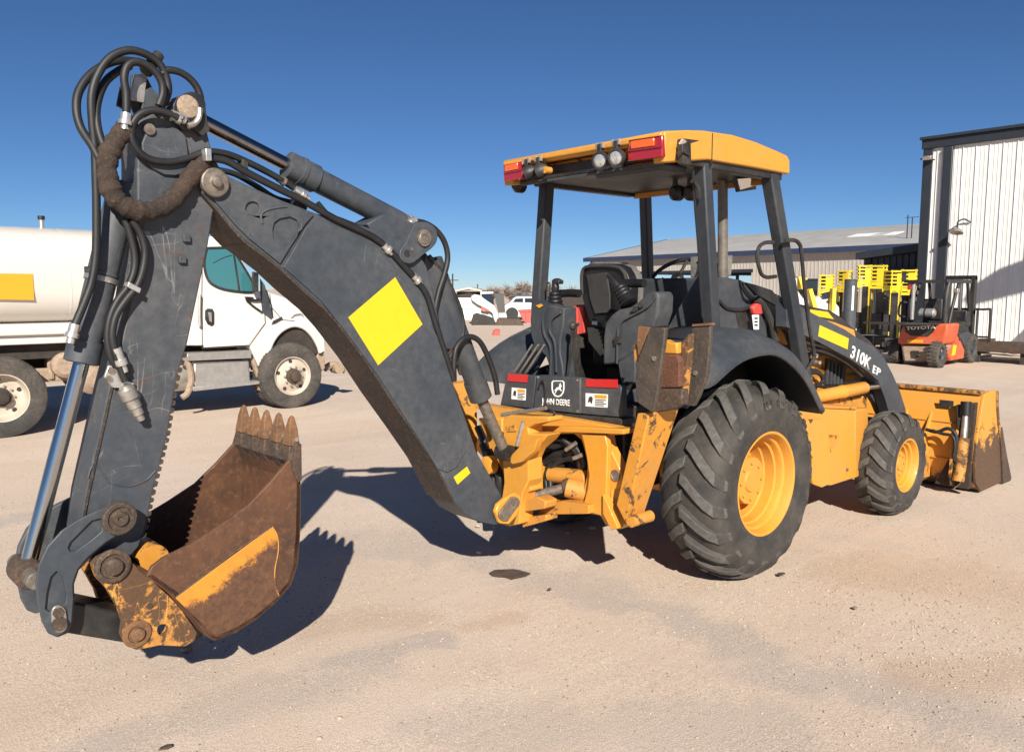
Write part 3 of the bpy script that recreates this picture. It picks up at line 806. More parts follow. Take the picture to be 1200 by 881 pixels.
# ---------------------------------------------------------------- chassis
ch = obj('chassis', bx(bmn(), -.85, 2.35, -.30, .30, .52, .98), M['black'], T, bevel=.02)
obj('rear_axle', lathe(bmn(), V((0, -.62, .625)), EY, [(0, .15), (.2, .13), (.35, .2), (.9, .2), (1.05, .13), (1.24, .15)], 24), M['yellow_worn'], T)
obj('front_axle', bx(bmn(), 2.08, 2.22, -.72, .72, .34, .48), M['yellow_worn'], T, bevel=.03)
obj('front_frame', bx(bmn(), 1.3, 2.75, -.36, .36, .62, 1.0), M['yellow_worn'], T, bevel=.02)
# rear frame plate, symmetrical about the middle
half = [(614, 497), (731, 502), (731.5, 509), (711, 510), (713.5, 523), (721, 538), (728, 553), (730, 562), (728, 569), (718, 574), (717, 585), (723, 597), (731, 615), (727, 620), (718, 619), (709, 614), (703.5, 604), (690, 601.5)]
hp = [(q.y, q.z) for q in Xs(half, -1.0)][1:]
zt = hp[0][1]
out = [V((-1.0, 0, zt))] + [V((-1.0, y, z)) for y, z in hp] + [V((-1.0, 0, hp[-1][1]+.01))] + [V((-1.0, -y, z)) for y, z in reversed(hp)]
win = [V((-1.0, q.y, q.z)) for q in Xs([(632, 509), (672, 508), (681, 515), (684, 524), (688, 540), (688, 556), (684, 572), (686, 586), (681, 591), (660, 588), (632, 592)], -1.0)]
fr = obj('rear_frame', slab(bmn(), out, V((.07, 0, 0)), [win]), M['yellow'], T, bevel=.006)
win2 = [V((q.x, -q.y, q.z)) for q in win]
# vertical column in front of the right side of the window (folded plate)
obj('frame_column', slab(bmn(), Xs([(681, 509), (709, 510), (712, 523), (711, 560), (709, 612), (703, 604), (689, 600), (684, 588), (688, 574), (690, 556), (687, 535), (684, 520)], -1.04), V((.04, 0, 0))), M['yellow'], fr, bevel=.006)
obj('frame_rail', slab(bmn(), Xs([(617, 499), (675, 500), (731, 503), (731, 509), (675, 507), (617, 507)], -1.06), V((.1, 0, 0))), M['yellow'], fr, bevel=.006)
obj('lower_rail', slab(bmn(), Xs([(632, 591), (660, 587), (690, 592), (690, 602), (632, 603)], -1.08), V((.1, 0, 0))), M['yellow_worn'], fr, bevel=.005)
for q in ((721, 557), (718, 611)):
    obj('lug_bore', lathe(bmn(), X(q, -1.005), V((-1, 0, 0)), [(0, .034), (.004, .034), (.004, .026), (.001, .024), (.001, 0)], 18, caps=False), M['pin'], fr)
obj('back_wall', bx(bmn(), -.86, -.84, -.55, .55, .5, 1.08), M['black'], fr)
obj('lug_brace', slab(bmn(), Xs([(713, 577), (722, 596), (731, 617), (723, 619), (713, 600)], -1.02), V((-.05, 0, 0))), M['yellow'], fr, bevel=.004)
# swing cylinders inside the frame
a, b2 = X((622, 582), -1.12), X((667, 570), -.98)
sc = obj('swing_cylinder', cyl(bmn(), a, b2, .03, n=20), M['pin'], T)
obj('cylinder_end', cyl(bmn(), X((664, 571), -1.02), X((688, 577), -.95), .06, n=20), M['yellow_worn'], sc, bevel=.006)
obj('collar', lathe(bmn(), b2, b2-a, [(-.03, .05), (0, .055), (.02, .05)], 18), M['rust_dark'], sc)
obj('rod_end', lathe(bmn(), X((618, 584), -1.13), EZ, [(-.06, .055), (.06, .055)], 18), M['yellow_worn'], sc)
obj('cylinder_end', cyl(bmn(), X((645, 556), -.95), X((690, 560), -.92), .05, n=18), M['yellow_worn'], T, bevel=.006)
for ps, r in (([(622, 545), (640, 528), (662, 520), (678, 522)], .022), ([(620, 552), (640, 536), (664, 530), (680, 527)], .022), ([(624, 536), (640, 520), (660, 514), (676, 518)], .02),
              ([(645, 572), (646, 552), (656, 540), (680, 534)], .02), ([(622, 560), (634, 545), (655, 536), (672, 538)], .02), ([(641, 575), (640, 556), (648, 540), (664, 530)], .018), ([(628, 530), (646, 518), (668, 512)], .018), ([(650, 512), (672, 522), (684, 540), (682, 556)], .018), ([(660, 514), (676, 530), (680, 548)], .02), ([(626, 570), (632, 556), (642, 548), (660, 545)], .017)):
    m = len(ps)-1
    hose([X(p, -.98+.07*i/m) for i, p in enumerate(ps)], r)
for a, b2 in (((663, 527), (675, 519)), ((672, 537), (682, 533))):
    obj('hose_fitting', cyl(bmn(), X(a, -1.0), X(b2, -.99), .013, n=8), M['steel'], T)
# kingpost (swing frame) that carries the boom
kpo = [(590, 489), (598, 486), (618, 488), (643, 488.5), (643, 494), (628, 497), (618, 501), (620, 508), (642, 509), (636, 517), (624, 527), (619, 538), (619.5, 563), (612, 578), (609.5, 592), (608.5, 614), (596, 616.5), (585, 613), (580.5, 604), (582, 594), (588, 582), (590.5, 565), (589, 540)]
kg = obj('swing_frame', slab(bmn(), Xs(kpo, -1.24), V((.12, 0, 0))), M['yellow'], T, bevel=.008)
kq = B((596, 598), -.19)
obj('pivot_boss', slab(bmn(), Bs([(581, 600), (584, 591), (592, 584), (603, 577), (610, 580), (611, 590), (606, 604), (597, 614), (586, 613)], -.165), BN*.03), M['yellow'], kg, bevel=.006)
kk = [(590+7*math.cos(a), 603+7*math.sin(a)) for a in [math.radians(q) for q in range(60, 240, 20)]] + [(601+6.5*math.cos(a), 588+6.5*math.sin(a)) for a in [math.radians(q) for q in range(240, 421, 20)]]
o = obj('keeper_plate', slab(bmn(), Bs(kk, -.166), NEAR*.014), M['pin'], kg, bevel=.003)
bolt(B((601, 588), -.18), NEAR, .017, .008, o); bolt(B((591, 602), -.18), NEAR, .026, .008, o, n=14)
obj('lock_hook', slab(bmn(), Xs([(600, 532), (608, 524), (622, 520), (630, 514), (626, 528), (612, 541), (601, 544), (596, 540)], -1.29), V((.05, 0, 0))), M['yellow'], kg, bevel=.004)
obj('hook_slot', slab(bmn(), Xs([(593, 499), (604, 498), (606, 505), (595, 506)], -1.243), V((-.006, 0, 0))), M['yellow_worn'], kg, bevel=.003)
obj('lock_pin', cyl(bmn(), X((606, 522), -1.27), X((613, 494), -1.27), .013), M['bright'], kg)
obj('lock_lever', tube(bmn(), Xs([(588, 486), (606, 483), (622, 481), (640, 478)], -1.2), .012, 8), M['steel'], kg)
obj('lower_knuckle', slab(bmn(), Xs([(611, 586), (630, 582), (640, 588), (638, 596), (612, 600)], -1.2), V((.1, 0, 0))), M['yellow_worn'], kg, bevel=.008)
obj('lower_lug', slab(bmn(), Xs([(611, 607), (640, 603), (640, 610), (612, 618)], -1.16), V((.1, 0, 0))), M['yellow_worn'], kg, bevel=.006)
obj('upper_lug', slab(bmn(), Xs([(611, 566), (620, 562), (622, 575), (612, 580)], -1.2), V((.1, 0, 0))), M['yellow'], kg, bevel=.006)
obj('grease_line', tube(bmn(), Xs([(640, 478), (650, 484), (640, 492), (612, 496)], -1.18), .007, 6), M['hose'], kg)
hose(Xs([(572, 528), (580, 545), (586, 560), (584, 580)], -1.12), .03); hose(Xs([(566, 520), (575, 545), (579, 565), (578, 585)], -1.1), .03)
hose(Xs([(560, 500), (568, 520), (572, 545), (570, 570)], -1.06), .028)
obj('frame_cheek', slab(bmn(), Xs([(560, 490), (588, 490), (588, 530), (580, 545), (570, 525)], -1.02), V((.06, 0, 0))), M['yellow'], kg, bevel=.008)
obj('frame_boss', lathe(bmn(), X((577, 544), -1.15), V((-1, 0, 0)), [(0, .06), (.05, .06), (.055, .05)], 20), M['yellow'], kg)

# ---------------------------------------------------------------- stabilizers (raised)
def quadprism(bm, A, Bq):
    a = [bm.verts.new(q) for q in A]; b = [bm.verts.new(q) for q in Bq]
    m = len(a)
    face(bm, a); face(bm, list(reversed(b)))
    for i in range(m): face(bm, [a[i], a[(i+1) % m], b[(i+1) % m], b[i]])
    return bm
XA = -1.1
M['pad_steel'] = rusty('worn_pad_steel', (.075, .056, .043), (.04, .034, .03), (.13, .09, .06), 1.6, .7, .4, False)
M['rust_red'] = rusty('red_rust', (.15, .055, .03), (.085, .035, .022), (.24, .12, .06), 3.0, .85, .8, False)
leg_r = Xs([(747, 484), (761, 484), (733, 613), (722, 591)], XA)
def mir(pts, s): return [V((q.x, q.y*s, q.z)) for q in pts]
for s in (1, -1):
    A = mir(leg_r, s)
    ln_ = [V((q.x+d, q.y, q.z)) for q, d in zip(A, (.26, .26, .15, .15))]
    lg = obj('stabilizer_leg', quadprism(bmn(), A, ln_), M['yellow_worn'], T, bevel=.006)
    fa = mir(Xs([(761.7, 384), (779.4, 384), (778, 399.5), (773, 436), (771, 456), (764.5, 484), (747, 472), (744, 447), (748.5, 417)], -1.13), s)
    ft = obj('stabilizer_foot', slab(bmn(), fa, V((.03, 0, 0))), M['pad_steel'], T, bevel=.006)
    obj('pad_flange', slab(bmn(), mir(Xs([(747.7, 382), (761, 383.5), (755, 400), (748, 418), (746, 402)], -1.10), s), V((.02, 0, 0))), M['rust_orange'], ft, bevel=.004)
    fb = mir(Xs([(811, 381), (832, 379.6), (832, 399.5), (828, 441), (818.6, 464.5), (812.7, 476), (799, 475), (804, 436), (807, 407)], -.86), s)
    obj('pad_plate', slab(bmn(), fb, V((.03, 0, 0))), M['pad_steel'], ft, bevel=.006)
    obj('plate_cap', slab(bmn(), mir(Xs([(811, 380), (831, 378.5), (832, 381), (811, 382.5)], -.87), s), V((.05, 0, 0))), M['rust_orange'], ft)
    c1 = mir(Xs([(774, 415), (791, 415.5), (796, 422), (795.5, 454), (771, 455.6)], -1.0), s)
    obj('pad_centre', slab(bmn(), c1, V((.05, 0, 0))), M['rust_red'], ft, bevel=.008)
    obj('pad_neck', slab(bmn(), mir(Xs([(777, 397.5), (786, 402), (793, 401), (794, 415), (775.5, 415)], -.98), s), V((.06, 0, 0))), M['yellow'], ft, bevel=.01)
    obj('pad_bracket', slab(bmn(), mir(Xs([(799, 400), (803, 396), (807, 391), (807, 406), (803, 440), (800, 470), (797.5, 470), (799, 430), (798, 414)], -.95), s), V((.05, 0, 0))), M['yellow_rust'], ft, bevel=.005)
    obj('pad_bore', lathe(bmn(), mir([X((797, 446), -.96)], s)[0], V((-1, 0, 0)), [(0, .02), (.006, .02), (.006, 0)], 12, caps=False), M['seat'], ft)
    obj('pad_skirt', slab(bmn(), mir(Xs([(769, 456), (799.5, 456), (799, 474), (789, 479.5), (764, 484)], -1.04), s), V((.06, 0, 0))), M['rust_dark'], ft, bevel=.008)
    obj('bracket_plate', slab(bmn(), mir(Xs([(742, 405), (748, 400), (750, 412), (744, 424)], -1.08), s), V((.03, 0, 0))), M['yellow_rust'], ft)
    q = mir([X((739, 611), -1.12)], s)[0]
    obj('leg_pin', cyl(bmn(), q, q+EX*.17, .033, n=18), M['yellow_worn'], lg)
    for px in ((767, 420), (815, 437)):
        q = mir([X(px, -1.13 if px[0] < 800 else -.86)], s)[0]
        bolt(q, V((-1, 0, 0)), .014, .008, ft, 'steel')

# ---------------------------------------------------------------- operator station
PX = -.9
pn = obj('rear_console', slab(bmn(), Xs([(629, 439.5), (680, 443), (680, 485), (624.5, 479)], PX-.012), V((.06, 0, 0))), M['cab_grey'], T, bevel=.008)
obj('console_panel', slab(bmn(), Xs([(594, 437.5), (628, 440.5), (624, 479), (586, 475)], PX), V((.05, 0, 0))), M['cab_grey'], pn, bevel=.006)
obj('console_panel', slab(bmn(), Xs([(681, 443), (728, 452), (729, 489), (681, 485)], PX), V((.05, 0, 0))), M['cab_grey'], pn, bevel=.006)
obj('step_shelf', slab(bmn(), Xs([(587, 477), (624, 481), (681, 487), (729, 491), (729, 498), (681, 495), (624, 488), (590, 484)], PX-.03), V((.12, 0, 0))), M['black'], pn, bevel=.006)
obj('reflector', slab(bmn(), Xs([(596, 437.6), (619, 439), (618, 448), (595.5, 446.5)], PX-.001), V((-.006, 0, 0))), M['red_refl'], pn)
obj('reflector', slab(bmn(), Xs([(687, 444), (724, 444.5), (724, 454.5), (687, 453)], PX-.001), V((-.006, 0, 0))), M['red_refl'], pn)
def warn(ps, flip=False):
    a, b, c, d = Xs(ps, PX-.0015)
    w_ = obj('warning_label', slab(bmn(), [a, b, c, d], V((-.002, 0, 0))), M['white'], pn)
    def at(u, v): return a.lerp(b, u).lerp(d.lerp(c, u), v)+V((-.0025, 0, 0))
    obj('label_band', slab(bmn(), [at(.42, .08), at(.96, .08), at(.96, .34), at(.42, .34)], V((-.001, 0, 0))), M['decal_o'], w_)
    obj('label_pictogram', slab(bmn(), [at(.1, .75), at(.16, .3), at(.26, .2), at(.34, .35), at(.3, .8), at(.2, .62)], V((-.001, 0, 0))), M['black'], w_)
    g = bmn()
    for r in range(4):
        slab(g, [at(.44, .42+.14*r), at(.94-.1*(r % 2), .42+.14*r), at(.94-.1*(r % 2), .49+.14*r), at(.44, .49+.14*r)], V((-.001, 0, 0)))
    obj('label_text_lines', g, M['black'], w_)
warn([(600, 454), (616.5, 455.5), (616, 469), (599.5, 467.5)])
warn([(686.5, 460.5), (712.5, 462), (712, 477.5), (686.5, 476)])
# leaping deer emblem in a rounded shield
def em(ps): return Xs([(646.5+x*15, 445.8+y*19.5) for x, y in ps], PX-.0145)
sh = em([(.12, 0), (.88, 0), (1, .1), (1, .5), (.93, .75), (.75, .95), (.5, 1), (.25, .95), (.07, .75), (0, .5), (0, .1)])
hh = em([(.17, .06), (.83, .06), (.91, .14), (.91, .5), (.85, .71), (.7, .87), (.5, .92), (.3, .87), (.15, .71), (.09, .5), (.09, .14)])
eb = obj('emblem', slab(bmn(), sh, V((-.002, 0, 0)), [hh]), M['white'], pn, smooth_ang=0)
deer = [(.2, .62), (.33, .5), (.4, .42), (.55, .4), (.62, .3), (.58, .18), (.66, .26), (.7, .14), (.72, .27), (.82, .33), (.74, .38), (.7, .5), (.8, .62), (.74, .64), (.62, .55), (.48, .56), (.4, .64), (.3, .78), (.25, .76), (.33, .62)]
obj('emblem_deer', slab(bmn(), em(deer), V((-.002, 0, 0))), M['white'], eb, smooth_ang=0)
a, b2 = X((635, 475.5), PX-.0145), X((667.5, 478), PX-.0145)
text('maker_name', 'JOHN DEERE', M['white'], pn, a, b2-a, EZ, width=(b2-a).length, height=.052, bold=.018, ext=.002)
obj('console_hook', tube(bmn(), Xs([(639, 478), (639.5, 462), (638, 448), (634, 447), (631, 454)], PX-.03), .008, 6), M['black'], pn)
for q in ((677, 445.5), (677, 482), (631, 442)): bolt(X(q, PX-.012), V((-1, 0, 0)), .009, .004, pn, 'steel')
# platform
pf = obj('platform', bx(bmn(), -.86, .75, -.52, .52, 1.0, 1.13), M['black'], T, bevel=.01)
mt = bmn()
for i in range(9): bx(mt, -.8, -.3, -.14+.03*i, -.125+.03*i, 1.13, 1.16)
obj('floor_mat', mt, M['rubber'], pf)
st = bmn()
obj('floor_ribs', slab(bmn(), Xs([(605, 437), (628, 402), (634, 405), (616, 439)], -.75), V((.04, 0, 0))), M['cab_grey'], pf)
for d in (0, 7, 14): obj('tread_strip', tube(bmn(), Xs([(603+d, 436), (624+d, 404)], -.8), .008, 6), M['steel'], pf)
# consoles with control levers
def console(px, o, x0, x1, name='control_console'):
    return obj(name, slab(bmn(), Xs(px, x0), V((x1-x0, 0, 0))), M['cab_grey'], T, bevel=.022, seg=3)
cl = console([(623, 355), (630, 352), (641, 357), (661, 361), (660, 380), (656.5, 398), (656, 414), (659, 428), (660, 445), (641, 445), (643, 428), (639, 417), (626, 406), (622, 392), (621, 374)], 0, -.72, -.60)
obj('console_ridge', tube(bmn(), Xs([(640, 360), (636, 375), (638, 392), (645, 408), (645, 440)], -.735), .008, 6), M['cab_grey'], cl)
obj('console_ridge', tube(bmn(), Xs([(657, 366), (646, 375), (644, 388), (650, 402), (652, 436)], -.735), .008, 6), M['cab_grey'], cl)
cr = console([(706, 428), (706.5, 395), (709, 378), (715, 370), (724, 363), (738, 360), (747, 354), (757, 344), (768, 341), (772, 346), (771, 366), (765, 385), (752, 384), (747, 402), (740, 416), (722, 426)], 0, -.72, -.57)
obj('console_ridge', tube(bmn(), Xs([(723, 426), (724, 390), (728, 378), (736, 372), (758, 360), (768, 348)], -.735), .007, 6), M['cab_grey'], cr)
for q in ((745, 362), (752, 357)): bolt(X(q, -.74), V((-1, 0, 0)), .018, .014, cr, 'black', 'console_knob', 12)
obj('console_skirt', slab(bmn(), Xs([(724, 424), (744, 412), (744, 450), (728, 450)], -.74), V((.1, 0, 0))), M['cab_grey'], cr, bevel=.006)
obj('latch', slab(bmn(), Xs([(719, 395), (725, 394), (726, 402), (720, 404)], -.745), V((.02, 0, 0))), M['black'], cr)
def boot(p0, p1, x, r0, r1, par):
    a, b = X(p0, x), X(p1, x); l = (b-a).length
    pr = []
    for k in range(5):
        u = k/5
        rr = r0+(r1-r0)*u
        pr += [(l*u, rr*.86), (l*(u+.06), rr), (l*(u+.13), rr*.98), (l*(u+.18), rr*.84)]
    return obj('lever_boot', lathe(bmn(), a, b-a, pr+[(l, r1*.8)], 22), M['seat'], par, smooth_ang=50)
def grip(ps, x, r, par, name='lever_grip'):
    return obj(name, tube(bmn(), Xs(ps, x), r, 12, 6, lambda i: 1+.18*math.sin(i*.35)), M['seat'], par, smooth_ang=60)
boot((651, 364), (650, 342), -.6, .062, .04, cl); grip([(650, 344), (651, 336), (649.5, 328.5)], -.6, .022, cl)
obj('grip_head', slab(bmn(), Xs([(646.5, 327.5), (650, 326), (655, 328.5), (654.5, 333), (648, 333)], -.62), V((.05, 0, 0))), M['black'], cl, bevel=.008)
boot((738, 356), (726, 336), -.6, .062, .04, cr); grip([(727, 339), (720, 331), (713, 322)], -.6, .022, cr)
obj('armrest', tube(bmn(), Xs([(657, 344), (668, 343.5), (679, 344)], -.5), .028, 12), M['seat'], cl)
obj('armrest', tube(bmn(), Xs([(729, 332), (742, 332), (755, 332)], -.5), .028, 12), M['seat'], cr)
obj('loop_handle', tube(bmn(), Xs([(641, 350), (641, 334), (644, 332), (645, 342)], -.45), .006, 6), M['black'], cl)
ll = obj('long_lever', tube(bmn(), Xs([(671, 381), (669, 410), (665, 440)], -.74), .009, 8), M['black'], T)
obj('lever_knob', lathe(bmn(), X((671, 385), -.74), EZ, [(-.01, .008), (.0, .02), (.02, .024), (.035, .018), (.042, .004)], 14), M['black'], ll)
# small decal on the left tower
obj('round_decal', slab(bmn(), Xs([(628, 358), (634, 356), (637, 358), (632, 361)], -.726), V((-.002, 0, 0))), M['decal_o'], cl)
# seat
seat = obj('seat', slab(bmn(), Xs([(679, 331), (679.5, 317), (684, 311.5), (693, 309), (721, 309), (730, 313), (735, 321), (739, 334), (737, 372), (732, 386), (692, 384), (687, 366), (682, 350)], -.28), V((.09, 0, 0))), M['seat'], T, bevel=.03, seg=3)
obj('seat_cushion', slab(bmn(), Xs([(684, 331), (685, 313), (691, 308.5), (700, 307), (724, 307.5), (735, 312), (741, 321), (744, 334), (742, 372), (700, 372)], -.17), V((.1, 0, 0))), M['steel'], seat, bevel=.035, seg=3)
obj('cushion_base', bx(bmn(), -.27, .2, -.24, .27, 1.4, 1.5), M['seat'], seat, bevel=.03)
obj('seat_shell', tube(bmn(), Xs([(682, 345), (682, 320), (690, 312.5), (720, 312.5), (731, 319), (735, 335)], -.295), .012, 8), M['rubber'], seat)
obj('seat_panel', slab(bmn(), Xs([(688, 322), (712, 319), (716, 345), (716, 366), (698, 368), (692, 350)], -.29), V((-.012, 0, 0))), M['rubber'], seat, bevel=.006)
obj('seat_base', bx(bmn(), -.28, .22, -.2, .25, 1.3, 1.46), M['black'], seat, bevel=.03)
obj('seat_pedestal', bx(bmn(), -.2, .15, -.15, .18, 1.13, 1.3), M['black'], seat, bevel=.02)
obj('seat_label', slab(bmn(), Xs([(694, 376), (700, 376.5), (700, 381), (694, 380)], -.31), V((-.002, 0, 0))), M['white'], seat)
obj('seat_sill', slab(bmn(), Xs([(688, 384), (706, 388), (706, 420), (690, 400)], -.35), V((.1, 0, 0))), M['rubber'], seat)
# red jug / tank beside the seat
rj = obj('red_side_box', slab(bmn(), Xs([(669, 361), (676, 357), (684, 358), (685, 390), (676, 393), (670, 385)], -.2), V((.14, 0, 0))), M['red'], T, bevel=.012)
obj('box_rib', tube(bmn(), Xs([(676, 359), (676.5, 391)], -.205), .008, 6), M['red'], rj)
# dash and steering wheel
obj('dash_lever_plate', slab(bmn(), Xs([(770, 351), (781, 349), (781, 357), (774, 359)], -.2), V((.02, 0, 0))), M['yellow'], T)
obj('dash_lever', tube(bmn(), Xs([(776, 358), (777, 372), (777, 384)], -.22), .012, 6), M['red'], T)
obj('dash_lever', tube(bmn(), Xs([(761, 366), (761, 384)], -.3), .02, 6), M['seat'], T)
obj('dash', slab(bmn(), Xs([(764, 338), (780, 340), (800, 335), (818, 330), (818, 400), (780, 398), (766, 372)], .38), V((.22, 0, 0))), M['black'], T, bevel=.02)
dp = obj('dash_side_panel', slab(bmn(), Xs([(818, 322), (823, 340), (823, 392), (808, 382), (795, 400), (785, 398), (781, 386), (800, 352)], .0), V((.05, 0, 0))), M['cab_grey'], T, bevel=.008)
sw_c = X((792, 323), .33)
ax = V((-.62, -.05, .78)).normalized()
a_, u_, v_ = frame(ax)
ring = [sw_c+(u_*math.cos(2*PI*k/36)+v_*math.sin(2*PI*k/36))*.19 for k in range(37)]
sw = obj('steering_wheel', tube(bmn(), ring, .015, 10, 0), M['black'], T, smooth_ang=80)
for k in range(3):
    a = 2*PI*k/3+.5
    obj('wheel_spoke', tube(bmn(), [sw_c-ax*.03, sw_c+(u_*math.cos(a)+v_*math.sin(a))*.185], .012, 8, 0), M['black'], sw)
obj('wheel_hub', lathe(bmn(), sw_c-ax*.05, ax, [(0, .05), (.03, .05), (.05, .035)], 16), M['black'], sw)
obj('steering_column', cyl(bmn(), sw_c-ax*.05, sw_c-ax*.35, .045), M['black'], sw)
obj('spinner_lever', tube(bmn(), Xs([(776, 326), (783, 330), (790, 326)], .3), .008, 6), M['black'], sw)

# ---------------------------------------------------------------- roll-over frame and canopy
def post(name, a0, a1, n0, wid, dep, mat='post'):
    """square tube from a0 to a1"""
    a0, a1 = V(a0), V(a1)
    t = (a1-a0).normalized()
    x_ = (EX-t*EX.dot(t)).normalized(); y_ = t.cross(x_)
    return obj(name, box(bmn(), a0-x_*dep/2-y_*wid/2, x_*dep, y_*wid, a1-a0), M[mat], T, bevel=.012)
rpR = post('canopy_post', Y((823, 192), -.64), Y((835, 400), -.64), 0, .085, .085)
rpL = post('canopy_post', Y((641, 212), .64), Y((631, 365), .64), 0, .085, .085)
fpR = post('canopy_post', Y((901, 200), -.64), Y((942, 445), -.64), 0, .085, .10)
fpL = post('canopy_post', Y((756, 224), .62), Y((760, 352), .62), 0, .075, .08)
obj('post_decal', slab(bmn(), [q+V((-.05, 0, 0)) for q in Ys([(639, 269), (643, 269), (643, 280), (639, 280)], .64)], V((-.002, 0, 0))), M['white'], rpL)
obj('post_decal', slab(bmn(), [q+V((-.05, 0, 0)) for q in Ys([(638, 281), (643, 281), (643, 291), (638, 291)], .64)], V((-.002, 0, 0))), M['decal_o'], rpL)
obj('post_gusset', tube(bmn(), Ys([(812, 212), (817, 220), (819, 232)], -.66), .02, 6), M['black'], rpR)
obj('cable', tube(bmn(), [q+V((-.05, 0, 0)) for q in Ys([(818, 200), (820, 240), (824, 290), (826, 330), (829, 372)], -.64)], .008, 6), M['hose'], rpR)
top = [(778, 153.5), (806, 152.5), (826, 153), (835, 154.5), (859, 158), (885, 166), (910, 176.5), (922, 182)]
bot = [(925, 188), (925, 204), (885, 196.5), (830, 187), (806, 188.5), (779, 190)]
CT, CB = Ys(top, -.7), Ys(bot, -.7)
cn = obj('canopy', slab(bmn(), CT+[CT[-1]+V((.02, 0, -.035))]+[q+V((0, 0, -.06)) for q in reversed(CT)], V((0, 1.4, 0))), M['yellow'], T, bevel=.012)
for s in (1, -1):
    pts = [q+V((0, -.005, 0)) for q in CT+CB]
    pts = [V((q.x, q.y*s, q.z)) for q in pts]
    pts = [q+V((0, 0, -.002)) for q in pts]
    obj('canopy_side', slab(bmn(), pts, V((0, .09*s, 0))), M['yellow'], cn, bevel=.01)
zb = CB[-1].z
zr = CT[0].z
seam = CT[3]
obj('canopy_seam', box(bmn(), V((seam.x-.012, -.7085, zb+.02)), V((.006, 0, 0)), V((0, .01, 0)), V((0, 0, seam.z-zb-.03))), M['black'], cn)
obj('side_cutout', slab(bmn(), [q+V((0, -.0085, 0)) for q in Ys([(793, 164), (798, 162.5), (818, 165), (808, 168), (803, 175), (803, 187), (790, 188)], -.7)], V((0, .01, 0))), M['black'], cn)
o = obj('side_connector', slab(bmn(), Ys([(793, 170), (803, 168), (804, 195), (794, 193)], -.72), V((0, -.04, 0))), M['black'], cn, bevel=.004)
obj('connector_plug', cyl(bmn(), Y((798, 170), -.73), Y((802, 164), -.75), .018, n=10), M['bright'], o)
obj('connector_wire', tube(bmn(), Ys([(793, 180), (800, 178), (808, 182)], -.77), .006, 6), M['black'], o)
obj('rear_rim', bx(bmn(), -.735, -.70, -.69, .69, zr-.045, zr-.004), M['yellow'], cn, bevel=.012)
obj('rear_fascia', bx(bmn(), -.60, -.58, -.61, .61, zb+.02, zr-.05), M['yellow_worn'], cn)
obj('recess_shade', bx(bmn(), -.64, -.61, -.33, .40, zb+.01, zr-.075), M['black'], cn, bevel=.006)  # black plate on the fascia, painting in the shade under the rim
obj('headliner', bx(bmn(), -.63, .6, -.612, .612, zb+.035, zb+.06), M['black'], cn)
obj('front_beam', bx(bmn(), .58, .62, -.612, .612, zb+.0, zb+.15), M['yellow_worn'], cn)
obj('rear_trim', bx(bmn(), -.64, -.60, -.612, .612, zb-.0, zb+.02), M['cab_grey'], cn)
obj('console_overhead', slab(bmn(), [V((-.6, -.6, zb+.03)), V((-.6, -.05, zb+.03)), V((-.35, -.05, zb+.03)), V((-.35, -.6, zb+.03))], V((0, 0, -.05))), M['cab_grey'], cn, bevel=.02)
for s in (1, -1):
    obj('roof_bar', bx(bmn(), -.45, .6, s*.64-.04, s*.64+.04, zb+.012, zb+.09), M['black'], cn, bevel=.01)
def taillight(ps):
    a, b, c, d = Xs(ps, -.735)
    h = obj('tail_light', slab(bmn(), [a, b, c, d], V((.10, 0, 0))), M['lens_red'], cn, bevel=.006)
    def at(u, v): return a.lerp(b, u).lerp(d.lerp(c, u), v)
    obj('amber_lens', slab(bmn(), [at(.12, .1), at(.8, .1), at(.8, .46), at(.12, .46)], V((-.012, 0, 0))), M['lens_amber'], h, bevel=.004)
    obj('lens_ridge', slab(bmn(), [at(.0, .5), at(1, .5), at(1, .55), at(0, .55)], V((-.01, 0, 0))), M['lens_red'], h)
taillight([(736, 164), (776, 158), (776, 184), (735, 189)])
taillight([(590, 193), (612, 188), (612, 209), (590, 213)])
def lamp(p, x, axd, r, back=.07):
    c = X(p, x); axd = V(axd).normalized()
    h = obj('work_light', lathe(bmn(), c, axd, [(-back, r*.55), (-back*.6, r*.9), (-.01, r), (.012, r), (.012, r*.86)], 24, caps=False), M['black'], cn)
    obj('lamp_lens', lathe(bmn(), c, axd, [(.0, r*.88), (.006, r*.6), (.008, 0)], 24, caps=False), M['lens'], h)
    obj('lamp_back', lathe(bmn(), c, -axd, [(back*.98, r*.56), (back, 0)], 16, caps=False), M['black'], h)
    obj('lamp_bracket', box(bmn(), c+V((-.01, -.016, r*.85)), V((.03, 0, 0)), V((0, .032, 0)), V((0, 0, .055))), M['black'], h, bevel=.004)
    for d in (-.03, .022): obj('bracket_bolt', box(bmn(), c+V((-.012, d, r+.02)), V((.02, 0, 0)), V((0, .008, 0)), V((0, 0, .035))), M['bright'], h)
lamp((703, 188), -.78, (-1, -.25, -.1), .05)
lamp((722, 184.5), -.78, (-1, -.25, -.1), .05)
lamp((617.5, 204), -.76, (-.5, .75, -.35), .05)
lamp((631, 202), -.76, (-.5, .75, -.35), .05)
obj('amber_knob', cyl(bmn(), X((645, 200), -.72), X((645, 200), -.72)+V((-.05, 0, 0)), .022, n=12), M['yellow'], cn)
for p in ((606, 217), (791, 226), (808, 226)):
    c = Y(p, .72) if p[0] < 700 else Y(p, -.1 if p[0] < 800 else -.2)
    if p[0] < 700: c = X(p, -.5)
    fl = obj('work_light', lathe(bmn(), c+V((-.03, 0, 0)), EX, [(0, .03), (.03, .055), (.08, .055)], 18), M['black'], cn)
    obj('lamp_bracket', box(bmn(), c+V((-.01, -.015, .03)), V((.02, 0, 0)), V((0, .03, 0)), V((0, 0, .07))), M['black'], fl)
mr = Y((874, 216), -.45)
